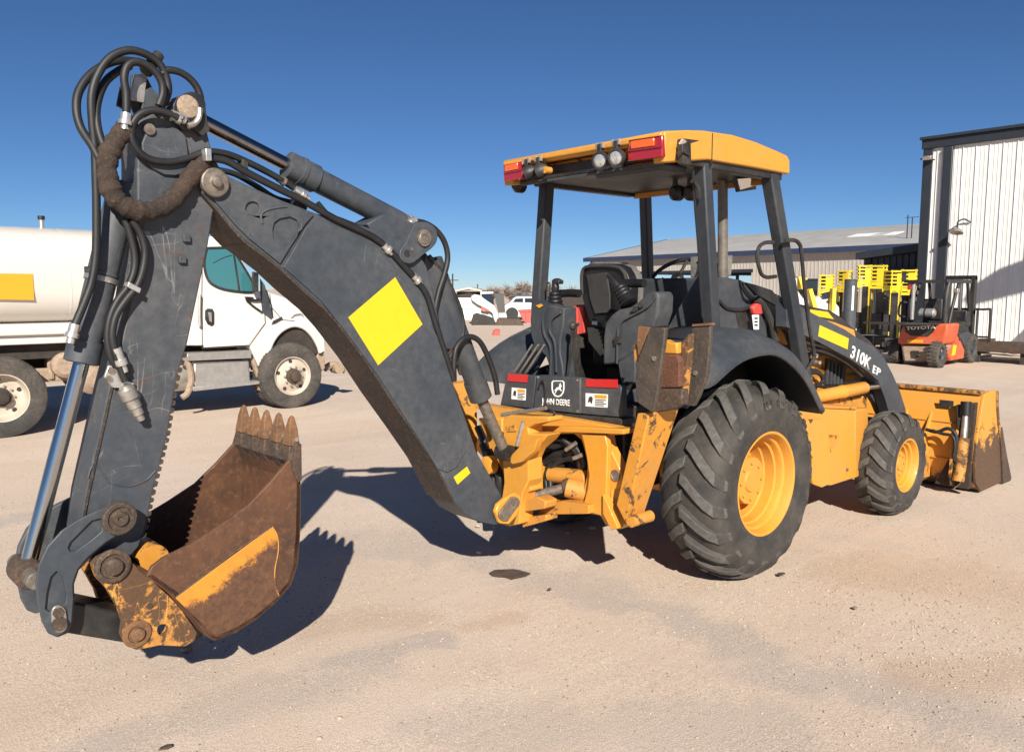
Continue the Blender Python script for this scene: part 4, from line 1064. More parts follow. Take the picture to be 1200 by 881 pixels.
def mq(ps, off): return [Y(p, -.50+off if p[1] < 216 else -.42+off) for p in ps]
o = obj('interior_mirror', slab(bmn(), mq([(862, 208), (885, 206.5), (887, 222), (866, 225)], 0), V((0, .03, 0))), M['black'], cn, bevel=.006)
obj('mirror_glass', slab(bmn(), mq([(864, 210), (883.5, 208.5), (885, 220.5), (867.5, 223.5)], -.003), V((0, -.002, 0))), M['mirror'], o)
obj('mirror_arm', tube(bmn(), Ys([(864, 210), (859, 205), (855, 200)], -.44), .01, 6), M['black'], o)
# grab rails on the front post
obj('grab_rail', tube(bmn(), Ys([(906, 284), (897, 284.5), (890, 289), (887.5, 300), (890, 315), (893, 322), (899, 325), (909, 324)], -.70), .013, 8), M['black'], fpR)
obj('grab_rail', tube(bmn(), Ys([(920, 282), (930, 281.5), (936, 285), (939, 295), (943, 340), (948, 380), (954, 414), (953, 421), (944, 437)], -.72), .014, 8), M['black'], fpR)

# ---------------------------------------------------------------- fenders, hood, engine
def resamp(ps, n):
    L_ = [0]
    for a, b in zip(ps, ps[1:]): L_.append(L_[-1]+(b-a).length)
    out = []
    for k in range(n):
        s = L_[-1]*k/(n-1); i = 0
        while i < len(ps)-2 and L_[i+1] < s: i += 1
        out.append(ps[i].lerp(ps[i+1], (s-L_[i])/max(1e-9, L_[i+1]-L_[i])))
    return out
lipc = resamp(smooth(Ys([(822, 456), (834, 453.5), (851, 439), (867, 426), (883, 419), (904, 415.8), (918, 421), (932, 433), (945, 450), (962, 485)], -1.0), 5), 26)
crst = resamp(smooth([Y(p, y) for p, y in zip([(826, 400), (840, 391), (863, 387), (879, 388), (894, 394), (910, 404), (924, 414), (937, 430), (949, 455), (961, 484)], [-.80, -.80, -.80, -.81, -.82, -.84, -.87, -.90, -.94, -.97])], 5), 26)
for s in (1, -1):
    rows = [lipc]+[[a.lerp(b, u)+(V((0, -.5, .5)) if True else V())*k for a, b in zip(lipc, crst)] for u, k in ((.25, .035), (.5, .045), (.75, .035))]+[crst, [V((q.x, -.45, q.z+.01)) for q in crst]]
    rows = [[V((q.x, q.y*s, q.z)) for q in r] for r in rows]
    fd = obj('fender', sheet(bmn(), rows), M['cab_grey'], T, solid=.018, smooth_ang=50)
    e0, e1_ = lipc[0], crst[0]
    bk_pts = [e0, e0.lerp(e1_, .35)+V((0, -.02, .02)), e0.lerp(e1_, .7)+V((0, -.02, .02)), e1_, V((e1_.x, -.45, e1_.z)), V((e0.x, -.45, e0.z-.12)), V((e0.x, -.9, e0.z-.12))]
    obj('fender_rear', slab(bmn(), [V((q.x-.004, q.y*s, q.z)) for q in bk_pts], V((.02, 0, 0))), M['cab_grey'], fd)
    inner = [V((q.x, -.48*s, q.z)) for q in crst]+[V((.55, -.48*s, .9)), V((-.6, -.48*s, .9))]
    obj('inner_panel', slab(bmn(), inner, V((0, .02*s, 0))), M['black'], fd)
hd_b = [(838, 327), (852, 326), (866, 328), (880, 332.5), (905, 342), (932, 355), (955, 360), (973, 363.5), (985, 371), (1000, 384), (1018, 398), (1031, 411), (1033, 440), (1000, 452), (930, 440), (860, 410), (838, 400)]
hood = obj('hood', slab(bmn(), Ys(hd_b, -.42), V((0, .84, 0))), M['black'], T, bevel=.02, seg=3)
obj('cowl', slab(bmn(), Ys([(837, 326), (852, 325), (868, 328), (880, 334), (888, 345), (896, 362), (900, 396), (880, 392), (862, 390), (837, 398)], -.46), V((0, .92, 0))), M['cab_grey'], hood, bevel=.02)
obj('hood_trim', tube(bmn(), Ys([(842, 352), (852, 361), (866, 363), (882, 361), (893, 362)], -.47), .012, 8), M['black'], hood)
obj('air_duct', tube(bmn(), Ys([(886, 350), (896, 362), (904, 380), (908, 398)], -.49), .03, 10), M['rubber'], hood)
obj('vent_slot', slab(bmn(), Ys([(840, 364), (843, 364), (843, 376), (840, 376)], -.463), V((0, -.004, 0))), M['black'], hood)
obj('hood_shoulder', slab(bmn(), Ys([(872, 331), (884, 334), (902, 340), (911, 350), (906, 358), (892, 350), (884, 345)], -.463), V((0, -.02, 0))), M['gloss_black'], hood, bevel=.008)
obj('shoulder_trim', tube(bmn(), Ys([(870, 332), (876, 342), (884, 350), (893, 353)], -.485), .01, 6), M['black'], hood)
obj('frame_bracket', slab(bmn(), Ys([(907, 380), (913, 381), (919, 392), (923, 404), (914, 400)], -.5), V((0, .03, 0))), M['yellow_worn'], hood)
obj('cowl_patch', slab(bmn(), Ys([(862, 366), (876, 366), (878, 386), (866, 385)], -.462), V((0, -.003, 0))), M['black'], hood)
obj('hood_decal', slab(bmn(), Ys([(949, 362.5), (970, 365.5), (977, 374), (950, 369.5)], -.4215), V((0, -.002, 0))), M['decal_y'], hood)
obj('hood_stripe', slab(bmn(), Ys([(930, 364), (951, 371), (978, 378), (1000, 386.5), (1002, 395), (978, 385), (953, 377), (930, 370)], -.4215), V((0, -.006, 0))), M['yellow'], hood)
obj('exhaust_pipe', tube(bmn(), [Y(p, -.3) for p in [(847, 330), (847, 280), (847, 232), (846.5, 214), (844, 208), (838, 205)]], .036, 16, 5), M['pipe'], hood, smooth_ang=60)
obj('air_precleaner', slab(bmn(), Ys([(836, 300), (859, 299), (857, 323), (836, 325)], -.25), V((0, .2, 0)), [Ys([(838, 309), (847, 309), (846, 320), (838, 320)], -.25)]), M['steel'], hood, bevel=.006)
tagr = obj('red_tag', slab(bmn(), Ys([(877, 360), (882, 355), (887, 357), (889, 368), (879, 369)], -.5), V((0, -.04, 0))), M['red'], hood, bevel=.012)
obj('tag_card', slab(bmn(), Ys([(881, 369), (889, 369), (889, 386), (883, 386)], -.53), V((0, -.003, 0))), M['white'], tagr)
g = bmn()
for yy in (372, 376, 380): slab(g, Ys([(884, yy), (888, yy), (888, yy+2), (884, yy+2)], -.5335), V((0, -.001, 0)))
obj('card_print', g, M['black'], tagr)
# engine side
es = obj('engine_side', slab(bmn(), Ys([(900, 380), (916, 385), (930, 400), (1008, 425), (1012, 470), (900, 470)], -.40), V((0, -.02, 0))), M['yellow_worn'], T, bevel=.006)
gl = obj('grille', slab(bmn(), Ys([(968, 420), (990, 428), (988, 452), (965, 452)], -.425), V((0, -.01, 0))), M['black'], es)
for i in range(5):
    x = 969+i*4.2
    obj('grille_slat', slab(bmn(), Ys([(x, 424+i), (x+1.8, 424.6+i), (x+.2, 450), (x-1.6, 450)], -.437), V((0, -.012, 0))), M['cab_grey'], gl)
hose(Ys([(946, 440), (951, 434), (960, 437), (964, 446), (957, 452), (948, 449), (947, 441), (955, 436), (966, 442)], -.5), .016)
hose(Ys([(940, 402), (952, 412), (972, 416), (990, 425)], -.5), .014)
hose(Ys([(944, 455), (956, 452), (975, 454), (1005, 447)], -.52), .014)
for p, r in (((944, 408), .03), ((948, 416), .026), ((942, 398), .022), ((952, 424), .02)):
    obj('valve_fitting', lathe(bmn(), Y(p, -.46), V((-.3, -1, 0)), [(0, r), (.04, r), (.05, r*.7), (.08, r*.7)], 12), M['bright'], es)
obj('engine_pipe', tube(bmn(), Ys([(938, 420), (945, 430), (948, 446)], -.46), .028, 10), M['rust_orange'], es)
# loader lift cylinder
a, b2 = Y((946, 467), -.6), Y((1014, 454), -.6)
l = (b2-a).length
lc = obj('loader_cylinder', lathe(bmn(), a, b2-a, [(0, .05), (l*.55, .05), (l*.56, .056), (l*.585, .056), (l*.59, .052), (l*.97, .052), (l, .04)], 24), M['yellow'], T)
obj('rod', cyl(bmn(), b2, Y((1030, 452), -.6), .028), M['chrome'], lc)
obj('side_rail', slab(bmn(), Ys([(938, 474), (1012, 464), (1016, 470), (1016, 478), (938, 480)], -.55), V((0, .2, 0))), M['yellow_worn'], T, bevel=.006)
# side tank
YT = -.78
A = Ys([(938, 477), (1002, 480), (1002, 560), (974, 569), (955, 566), (945, 540)], YT)
b_ = slab(bmn(), A, V((0, .42, 0)))
tk = obj('side_tank', b_, M['yellow'], T, bevel=.01)
c = Ys([(1002.3, 480), (1002.3, 560)], YT)+Ys([(1015.5, 555), (1017.5, 478)], YT+.05)
obj('tank_end', slab(bmn(), c, V((0, .35, 0))), M['yellow'], tk, bevel=.008)
obj('tank_lid', slab(bmn(), Ys([(936, 473), (1004, 476.5), (1004, 480), (936, 477)], YT-.008), V((0, .44, 0))), M['yellow_worn'], tk, bevel=.004)
pl = [(943, 492), (962, 491), (967, 498), (971, 509), (974, 540), (976, 565), (963, 571), (953, 567), (951, 552), (953, 537), (947, 524), (948, 508), (944, 502)]
obj('step_plate', slab(bmn(), Ys(pl, -.88), V((0, .02, 0))), M['yellow'], tk, bevel=.003)
obj('step_brace', slab(bmn(), Ys([(970, 515), (983, 510), (974, 530)], -.86), V((0, .07, 0))), M['yellow_worn'], tk)
obj('drain_plug', cyl(bmn(), Y((992, 550), YT), Y((992, 550), YT)+V((0, -.012, 0)), .012), M['pin'], tk)

# ---------------------------------------------------------------- loader arms and bucket
AY = -.63
arm_o = [(922, 352), (934, 357.5), (960, 371), (990, 386), (1005, 396), (1022, 405), (1036, 419), (1046, 438), (1055, 459), (1061, 478), (1064, 500), (1040, 505), (1043, 486), (1037, 466), (1029, 446), (1018, 436), (995, 420), (960, 401), (935, 389), (922, 383)]
arm_r = Ys(arm_o, AY)
for s in (1, -1):
    am = obj('loader_arm', slab(bmn(), [V((q.x, q.y*s, q.z)) for q in arm_r], V((0, .09*s, 0))), M['grey'], T, bevel=.01)
    if s == 1:
        obj('arm_decal', slab(bmn(), Ys([(960.5, 381), (994.5, 396.5), (993, 409.5), (958.7, 394)], AY-.001), V((0, -.002, 0))), M['decal_y'], am)
        a, b2 = Y((996, 419), AY-.001), Y((1019, 434), AY-.001)
        xd = (b2-a).normalized(); yd = (V((xd.z*-1, 0, xd.x)))
        text('model_number', '310K', M['white'], am, a, xd, yd, width=(b2-a).length*1.0, height=.105, bold=.03, ext=.003)
        a, b2 = Y((1022, 436.5), AY-.001), Y((1031, 441.5), AY-.001)
        xd = (b2-a).normalized(); yd = V((-xd.z, 0, xd.x))
        text('model_suffix', 'EP', M['white'], am, a, xd, yd, width=(b2-a).length, height=.065, bold=.025, ext=.003)
obj('bell_crank', slab(bmn(), Ys([(1016, 438), (1030, 447), (1037, 466), (1043, 484), (1032, 486), (1026, 472), (1014, 454)], AY+.1), V((0, .05, 0))), M['grey'], T, bevel=.006)
obj('arm_pin', lathe(bmn(), Y((1029, 455), AY+.095), V((0, -1, 0)), [(0, .035), (.03, .035), (.034, .02)], 16), M['pin'], T)
obj('arm_pipe', tube(bmn(), Ys([(945, 402), (970, 408), (995, 420), (1012, 436)], AY+.03), .012, 8), M['black'], T)
obj('arm_pipe', tube(bmn(), Ys([(945, 408), (970, 414), (992, 426), (1010, 441)], AY+.05), .012, 8), M['black'], T)
obj('torque_tube', cyl(bmn(), V((2.75, -.6, .62)), V((2.75, .6, .62)), .06), M['grey'], T)
# bucket
BY = 1.1
back = [(3.36, .90), (3.30, .72), (3.25, .52), (3.24, .30), (3.29, .12), (3.40, .03), (3.55, .012), (4.16, .006)]
inn = [(3.395, .895), (3.33, .71), (3.28, .52), (3.27, .31), (3.315, .14), (3.41, .055), (3.55, .036), (4.16, .014)]
b_ = bmn()
for i in range(len(back)-1):
    q = [back[i], back[i+1], inn[i+1], inn[i]]
    slab(b_, [V((x, -BY, z)) for x, z in q], V((0, 2*BY, 0)))
lb = obj('loader_bucket', b_, M['bucket_worn'], T)
sd = [(3.36, .905), (3.50, .925), (3.68, .915), (3.70, .80), (3.76, .62), (3.88, .40), (4.00, .20), (4.14, .01), (3.42, .01), (3.28, .12), (3.235, .30), (3.25, .52), (3.30, .72)]
for s in (1, -1):
    obj('bucket_end_plate', slab(bmn(), [V((x, -BY*s, z)) for x, z in sd], V((0, -.025*s, 0))), M['bucket_end'], lb, bevel=.004)
    obj('end_wear_plate', slab(bmn(), [V((x, -(BY+.0245)*s, z)) for x, z in [(3.80, .52), (3.83, .56), (3.90, .44), (4.03, .24), (4.19, .02), (4.17, -.005), (3.95, .0), (3.93, .12)]], V((0, -.018*s, 0))), M['rust_dark'], lb, bevel=.004)
    obj('end_edge', slab(bmn(), [V((x, -(BY+.0245)*s, z)) for x, z in [(3.64, .91), (3.68, .91), (3.70, .80), (3.765, .62), (3.885, .40), (3.86, .38), (3.73, .60), (3.66, .79)]], V((0, -.012*s, 0))), M['yellow_rust'], lb, bevel=.003)
obj('top_lip', bx(bmn(), 3.33, 3.42, -BY-.01, BY+.01, .90, .935), M['yellow_rust'], lb, bevel=.008)
obj('cutting_edge', bx(bmn(), 3.95, 4.22, -BY-.03, BY+.03, -.012, .013), M['rust_dark'], lb, bevel=.003)
for y in (-.98, -.72, -.50, .5, .72, .98):
    rb = [(3.335, .82), (3.29, .69), (3.11, .42), (3.10, .2), (3.16, .08), (3.30, .09), (3.24, .3)]
    obj('back_rib', slab(bmn(), [V((x, y, z)) for x, z in rb], V((0, .025, 0))), M['bucket_worn'], lb, bevel=.004)
obj('back_seam', bx(bmn(), 3.266, 3.285, -BY, BY, .628, .636), M['yellow_worn'], lb)
obj('back_seam', bx(bmn(), 3.225, 3.245, -BY, BY, .30, .308), M['yellow_worn'], lb)
obj('pocket_shade', slab(bmn(), [V((3.2, -1.096, .06)), V((3.2, -.80, .06)), V((3.2, -.98, .45)), V((3.24, -.93, .80)), V((3.24, -1.096, .84))], V((.06, 0, 0))), M['rust_shade'], lb, bevel=.01)  # near-black plate paints in the shade of the rusty recess
obj('dump_cylinder', cyl(bmn(), V((3.13, -1.03, .14)), V((3.2, -1.03, .52)), .05), M['yellow_rust'], lb)
obj('cylinder_rod', cyl(bmn(), V((3.2, -1.03, .52)), V((3.24, -1.02, .72)), .028), M['steel'], lb)
obj('cylinder_head', cyl(bmn(), V((3.24, -1.02, .72)), V((3.25, -1.015, .84)), .045), M['seat'], lb)
hose([X(p, 3.12) for p in [(1085, 503), (1098, 506), (1110, 502), (1118, 506), (1121, 516), (1118, 540)]], .016, lb)
hose([X(p, 3.1) for p in [(1092, 504), (1104, 508), (1116, 511), (1119, 522), (1117, 536)]], .014, lb)
obj('bucket_label', slab(bmn(), [V((3.283, y, z)) for y, z in [(-.78, .83), (-.9, .83), (-.9, .77), (-.78, .77)]], V((-.006, 0, 0))), M['black'], lb)
obj('pivot_ear', slab(bmn(), [V((3.02, -.74, .12)), V((3.28, -.74, .10)), V((3.28, -.74, .42)), V((3.04, -.74, .26))], V((0, .06, 0))), M['yellow_worn'], lb, bevel=.01)
obj('wire_strand', tube(bmn(), [X((1118, 572), 3.2), X((1125, 566), 3.2), X((1132, 556), 3.25), X((1130, 560), 3.2)], .004, 5), M['steel'], lb)

# ================================================================== TANK TRUCK
def base_at(x, y): return (x, y, 0)
YW = 7.85
M['truck_white'] = paint('dusty_white_paint', (.64, .615, .58), .4, (.5, .37, .27), .25, mott=.04, sc=.5, coat=.2)
M['tank_white'] = paint('white_tank_paint', (.64, .605, .56), .35, (.6, .47, .36), .22, mott=.03, sc=.35, coat=.3)
M['rim_cream'] = paint('dusty_cream_rim', (.5, .44, .37), .6, (.33, .25, .18), .75, mott=.15, sc=2)
M['dust'] = paint('dust_caked_metal', (.3, .22, .16), .9, (.42, .32, .24), .5, mott=.25)
M['alu'] = plain('dull_aluminium', (.5, .48, .45), .4, .7, .12, 14, .05)
M['teal_glass'] = glass('tinted_cab_glass', (.035, .15, .17), .06)
M['dark_glass'] = glass('dark_glass', (.02, .025, .03), .05)
M['under'] = plain('dirty_underbody', (.04, .032, .027), .9, 0, .3, 10, .2)
TK = thing('tank_truck', 'white water tank truck parked behind the raised digging arm, amber sticker on its tank', 'truck', (0, 8.9, 0))
zt_ = Y((60, 267.5), 8.75).z
zb_ = Y((40, 384), 8.0).z
yc, hw, zc, hz = 9.05, 1.08, (zt_+zb_)/2, (zt_-zb_)/2
def sect(x, k=1.0, n=40, e=3.2):
    out = []
    for i in range(n):
        a = 2*PI*i/n
        c, s = math.cos(a), math.sin(a)
        out.append(V((x, yc+hw*k*math.copysign(abs(c)**(2/e), c), zc+hz*k*math.copysign(abs(s)**(2/e), s))))
    return out
tx1 = Y((203, 340), 7.97).x
b = bmn()
rows = [sect(-7.5), sect(tx1-.08), sect(tx1-.02, .985), sect(tx1, .94)]
for A, Bq in zip(rows, rows[1:]): loft(b, A, Bq, True)
face(b, [b.verts.new(q) for q in rows[-1]]); face(b, [b.verts.new(q) for q in reversed(rows[0])])
tank = obj('tank', b, M['tank_white'], TK, smooth_ang=40)
z1, z2, z3 = Y((40, 389), 7.95).z, Y((40, 395.5), 7.95).z, Y((40, 403.5), 7.95).z
obj('tank_ledge', bx(bmn(), -7.5, tx1, 7.93, 10.15, z1-.04, zb_+.05), M['tank_white'], tank, bevel=.02)
obj('side_rail', bx(bmn(), -7.5, tx1, 7.99, 10.1, z3, z2+.03), M['tank_white'], tank, bevel=.015)
for x in (-4.2, -1.9):
    b = bmn(); loft(b, sect(x, 1.004), sect(x+.03, 1.004), True)
    obj('tank_seam', b, M['tank_white'], tank, smooth_ang=40)
st = Ys([(-40, 320), (38.5, 321), (40, 351.5), (-40, 350.5)], yc-hw-.004)
obj('amber_sticker', slab(bmn(), st, V((0, -.004, 0))), M['decal_o'], tank)
vx = Y((49, 266), 8.9)
vp = obj('vent_pipe', cyl(bmn(), V((vx.x, 8.9, zt_-.03)), V((vx.x, 8.9, zt_+.12)), .03, n=10), M['alu'], TK)
obj('vent_cap', cyl(bmn(), V((vx.x, 8.9, zt_+.12)), V((vx.x, 8.9, zt_+.17)), .045, n=10), M['black'], vp)
obj('truck_frame', bx(bmn(), -7.5, 1.9, 8.55, 9.55, .72, 1.02), M['under'], TK)
obj('frame_skirt', bx(bmn(), -7.4, tx1-.1, 8.15, 8.2, z3-.2, z3-.005), M['under'], TK)
# running gear between the axles
gx = Y((80, 425), 8.2).x
obj('air_tank', lathe(bmn(), V((gx-.05, 8.05, Y((80, 428), 8.05).z)), EY, [(0, .12), (.04, .17), (.9, .17)], 20), M['dust'], TK)
obj('spring_hanger', bx(bmn(), gx-.42, gx+.55, 8.25, 8.4, .62, .8), M['dust'], TK, bevel=.03)
obj('axle_housing', lathe(bmn(), V((gx+.28, 8.05, .62)), EY, [(0, .1), (.1, .2), (.9, .22)], 16), M['dust'], TK)
obj('hanger_bolt', cyl(bmn(), V((gx-.2, 8.25, .66)), V((gx-.2, 8.25, 1.12)), .04, n=8), M['dust'], TK)
obj('mud_flap', bx(bmn(), gx+.5, gx+.55, 8.1, 8.6, .45, 1.1), M['under'], TK)
def truck_wheel(px, r, front):
    c = Y(px, YW); c.z = r-.01
    n = V((0, -1, 0))
    w_ = .27
    half = [(.34, r), (.44, r-.012), (.49, r-.04), (.5, r-.1), (.49, r-.16), (.46, .31), (.44, .295)]
    pr = [(-a*w_*2, q) for a, q in reversed(half)]+[(a*w_*2*.5, q) for a, q in half]
    pr = [(t-.5*w_, q) for t, q in pr]
    b = lathe(bmn(), c, n, pr, 64, caps=False)
    # tread blocks at the shoulders
    for i in range(56):
        a = 2*PI*i/56
        for t0 in (-.13, -.32):
            q = c+n*t0+V((math.cos(a), 0, math.sin(a)))*(r-.004)
            td = V((-math.sin(a), 0, math.cos(a)))
            box(b, q-td*.018-n*.1, td*.036, n*.13, V((math.cos(a), 0, math.sin(a)))*.012)
    ty = obj('truck_tyre', b, M['rubber_dust'], TK, smooth_ang=35)
    if front:
        rp = [(-.02, .298), (-.005, .3), (-.01, .285), (-.05, .27), (-.06, .25), (-.05, .2), (-.01, .15), (.0, .12), (.0, 0)]
    else:
        rp = [(-.02, .298), (-.005, .3), (-.01, .285), (-.10, .27), (-.14, .25), (-.155, .19), (-.15, .15), (-.15, 0)]
    rm = obj('truck_rim', lathe(bmn(), c, n, rp, 40, caps=False), M['rim_cream'], ty, smooth_ang=30)
    d0 = 0 if front else -.15
    obj('truck_hub', lathe(bmn(), c+n*d0, n, [(0, .12), (.04, .115), (.05, .085), (.11, .08), (.12, .05), (.12, 0)], 24, caps=False), M['rust_dark'] if front else M['under'], ty)
    for k in range(10):
        a = 2*PI*k/10
        q = c+n*(d0-.005)+V((math.cos(a), 0, math.sin(a)))*.145
        obj('wheel_nut', cyl(bmn(), q, q+n*.03, .016, n=6), M['alu'], ty)
    for k in range(5):
        a = 2*PI*(k+.3)/5
        q = c+n*(-.058 if front else -.153)+V((math.cos(a), 0, math.sin(a)))*.225
        obj('rim_hole', lathe(bmn(), q, n, [(0, .03), (.012, .028), (.012, 0)], 12, caps=False), M['under'], ty)
    return ty
truck_wheel((343.5, 439), .505, True)
truck_wheel((3, 466), .505, False)
q = Y((3, 466), YW)
ty = truck_wheel((-110, 480), .505, False)
# cab
CY = 8.02
arch = [(311.5, 432), (313, 418), (319, 400), (329, 387.5), (343, 381), (356, 384), (366, 393), (373, 405), (375.5, 413)]
cabo = [(206, 281), (216, 277.5), (260, 277), (268, 279), (274, 285), (298, 331), (302, 341), (316, 343), (335, 349), (352, 357), (366, 368), (375, 381), (380, 395), (381.5, 412)]+list(reversed(arch))+[(305, 434), (292, 405), (219, 405), (206, 405)]
cab = obj('truck_cab', slab(bmn(), Ys(cabo, CY), V((0, 2.05, 0))), M['truck_white'], TK, bevel=.05, seg=3)
obj('fender_flare', tube(bmn(), Ys(arch, CY-.01), .035, 8), M['truck_white'], cab)
obj('wheel_well', slab(bmn(), Ys(arch, CY+.04), V((0, .5, 0))), M['under'], cab)
win_ = [(242.5, 291), (271, 291), (277, 299), (296, 331), (298.5, 339), (295, 342.5), (281, 342), (262, 339), (250, 334), (244, 328), (240.5, 318), (239.5, 304)]
wn = obj('cab_window', slab(bmn(), Ys(win_, CY-.004), V((0, -.012, 0))), M['teal_glass'], cab, bevel=.004)
b = bmn()
wl = Ys(win_, CY-.012)
tube(b, wl+[wl[0]], .02, 6, 3)
obj('window_seal', b, M['black'], wn)
obj('window_post', slab(bmn(), Ys([(272, 292), (274, 292), (281.5, 341.5), (279.5, 341.5)], CY-.016), V((0, -.01, 0))), M['black'], wn)
obj('wiper_line', tube(bmn(), Ys([(250, 308), (262, 302), (272, 299)], CY-.02), .006, 5), M['black'], wn)
def line(ps, nm, par, y, r=.008, mat='under', k=0): return obj(nm, tube(bmn(), Ys(ps, y), r, 5, k), M[mat], par)
dr = obj('cab_door', slab(bmn(), Ys([(238, 345), (238.5, 407), (291, 404), (309.5, 379), (308, 348), (300, 345), (282, 345), (258, 341), (246, 334)], CY-.002), V((0, -.008, 0))), M['truck_white'], cab, bevel=.004)
line([(237, 300), (236.5, 345), (237, 408)], 'door_gap', cab, CY+.002)
line([(237, 408.5), (292, 405.5), (311, 379), (309, 347)], 'door_gap', cab, CY+.002)
obj('door_handle', slab(bmn(), Ys([(240, 364), (243, 361.5), (249, 362), (251, 366), (251, 380), (248, 382.5), (243, 380), (240, 374)], CY-.009), V((0, -.012, 0))), M['black'], dr, bevel=.006)
obj('handle_grip', slab(bmn(), Ys([(244, 366), (247.5, 366), (248, 378), (245, 376)], CY-.02), V((0, -.014, 0))), M['alu'], dr, bevel=.003)
obj('grab_bar', tube(bmn(), Ys([(234, 345), (233.5, 365), (234, 382)], CY-.06), .022, 8), M['alu'], cab)
mi = obj('truck_mirror', slab(bmn(), Ys([(296, 318), (303, 320), (303, 341), (297, 343), (295, 330)], CY-.22), V((.06, .16, 0))), M['black'], cab, bevel=.012)
obj('mirror_arm', tube(bmn(), Ys([(288, 350), (297, 352), (306, 352)], CY-.04), .02, 6), M['black'], mi)
obj('mirror_arm', tube(bmn(), Ys([(289, 352), (297, 359), (307, 366)], CY-.04), .016, 6), M['black'], mi)
obj('mirror_mount', slab(bmn(), Ys([(286, 347.5), (295, 348), (298, 353), (288, 353)], CY), V((0, -.05, 0))), M['black'], mi, bevel=.006)
obj('cowl_panel', slab(bmn(), Ys([(304.5, 326), (310, 334), (315, 352), (319, 372), (317.5, 374.5), (307, 366), (305, 345)], CY-.004), V((0, -.012, 0))), M['cab_grey'], cab, bevel=.003)
line([(312, 340), (318, 358), (319.5, 372)], 'cowl_trim', cab, CY-.015, .012, 'black')
obj('hood_latch', slab(bmn(), Ys([(318, 380), (320, 376), (330, 371), (331, 374), (322, 379)], CY-.004), V((0, -.015, 0))), M['black'], cab)
obj('hood_handle', tube(bmn(), Ys([(341, 372), (345, 369), (352, 368), (355, 370)], CY-.02), .012, 6), M['alu'], cab)
line([(316, 344), (318, 360), (331, 375), (345, 376)], 'hood_gap', cab, CY+.002)
# steps and tool box
sp = obj('step_box', slab(bmn(), Ys([(227, 424), (292, 422), (294, 448), (227, 456)], CY-.0), V((0, .35, 0))), M['alu'], TK, bevel=.02)
obj('step_tread', slab(bmn(), Ys([(219, 414), (294, 410.5), (295, 419.5), (220, 423)], CY-.08), V((0, .42, 0))), M['alu'], sp, bevel=.008)
obj('step_tread', slab(bmn(), Ys([(226, 453.5), (304, 446), (305, 450), (227, 458.5)], CY-.1), V((0, .42, 0))), M['alu'], sp, bevel=.008)
obj('step_bracket', slab(bmn(), Ys([(294, 420), (298, 420), (307, 446), (307, 458), (303, 457), (303, 446)], CY-.02), V((0, .06, 0))), M['dust'], sp)
obj('fuel_tank', lathe(bmn(), V((Y((222, 436), 8.1).x-.62, 8.36, Y((222, 436), 8.36).z)), EX, [(0, .24), (.03, .27), (.62, .27), (.65, .24)], 24), M['alu'], TK)
obj('hanging_hose', tube(bmn(), Ys([(213, 424), (221, 428), (224, 444), (220, 460), (213, 466)], 8.0), .045, 8), M['dust'], TK)
bp = obj('bumper', slab(bmn(), Ys([(372, 411), (380, 411), (381.5, 432), (376, 436), (371, 428)], CY+.05), V((0, 1.95, 0))), M['dust'], TK, bevel=.02)
obj('tow_hook', tube(bmn(), Ys([(380, 432), (390, 427), (399, 431), (404, 434)], CY+.5), .06, 8), M['dust'], bp)
obj('tow_bracket', lathe(bmn(), Y((398, 432), CY+.4), EY, [(0, .09), (.2, .09)], 12), M['dust'], bp)

# ================================================================== FORKLIFT
FX, FY = 15.35, 3.66
M['orange'] = paint('forklift_orange', (.52, .08, .025), .45, (.5, .35, .25), .3, mott=.06)
FL = thing('forklift', 'orange and black forklift parked beside the white metal building', 'forklift', (16.4, 4.2, 0))
def FXs(ps, dx=0.0): return Xs(ps, FX+dx)
cw = obj('counterweight', slab(bmn(), FXs([(1058, 380), (1112, 379.5), (1110, 392), (1106, 404), (1051, 402.5), (1053, 392)]), V((.7, 0, 0))), M['orange'], FL, bevel=.06, seg=3)
ins = obj('rear_panel', slab(bmn(), FXs([(1060, 380.5), (1098, 380.5), (1094, 389), (1088, 394), (1068, 393.5), (1061, 389)], -.004), V((-.02, 0, 0))), M['black'], cw, bevel=.004)
a, b2 = X((1062, 386.6), FX-.025), X((1096.5, 385.2), FX-.025)
text('maker_letters', 'TOYOTA', M['white'], ins, a, b2-a, EZ, width=(b2-a).length, height=.085, bold=.03, ext=.004)
obj('rear_label', slab(bmn(), FXs([(1063, 397.8), (1082, 398), (1081.5, 402), (1063, 401.6)], -.004), V((-.004, 0, 0))), M['decal_o'], cw)
obj('lower_weight', slab(bmn(), FXs([(1055, 404), (1106, 405), (1098, 423.5), (1058, 423.5)], .08), V((.55, 0, 0))), M['dust'], FL, bevel=.05)
obj('tow_pin', slab(bmn(), FXs([(1068, 411), (1077, 411), (1076, 419), (1069, 419)], .07), V((-.02, 0, 0))), M['black'], FL)
def FYs(ps, dy=0.0): return Ys(ps, FY+dy)
sd_ = [(1113, 380), (1119, 384), (1122, 392), (1127, 401), (1131, 410), (1130, 420), (1114, 423), (1107, 405)]
bd = obj('side_body', slab(bmn(), FYs(sd_, .04), V((0, 1.05, 0))), M['orange'], FL, bevel=.04)
obj('side_sticker', slab(bmn(), FYs([(1117, 404), (1121, 404.5), (1119, 416), (1115, 417)], .036), V((0, -.006, 0))), M['decal_y'], bd)
obj('step_well', slab(bmn(), FYs([(1122, 388), (1128, 398), (1124, 399)], .035), V((0, -.01, 0))), M['black'], bd)
obj('deck', slab(bmn(), FYs([(1060, 378), (1112, 379), (1135, 376), (1136, 390), (1126, 394), (1112, 381), (1062, 381)], .1), V((0, .95, 0))), M['black'], FL, bevel=.03)
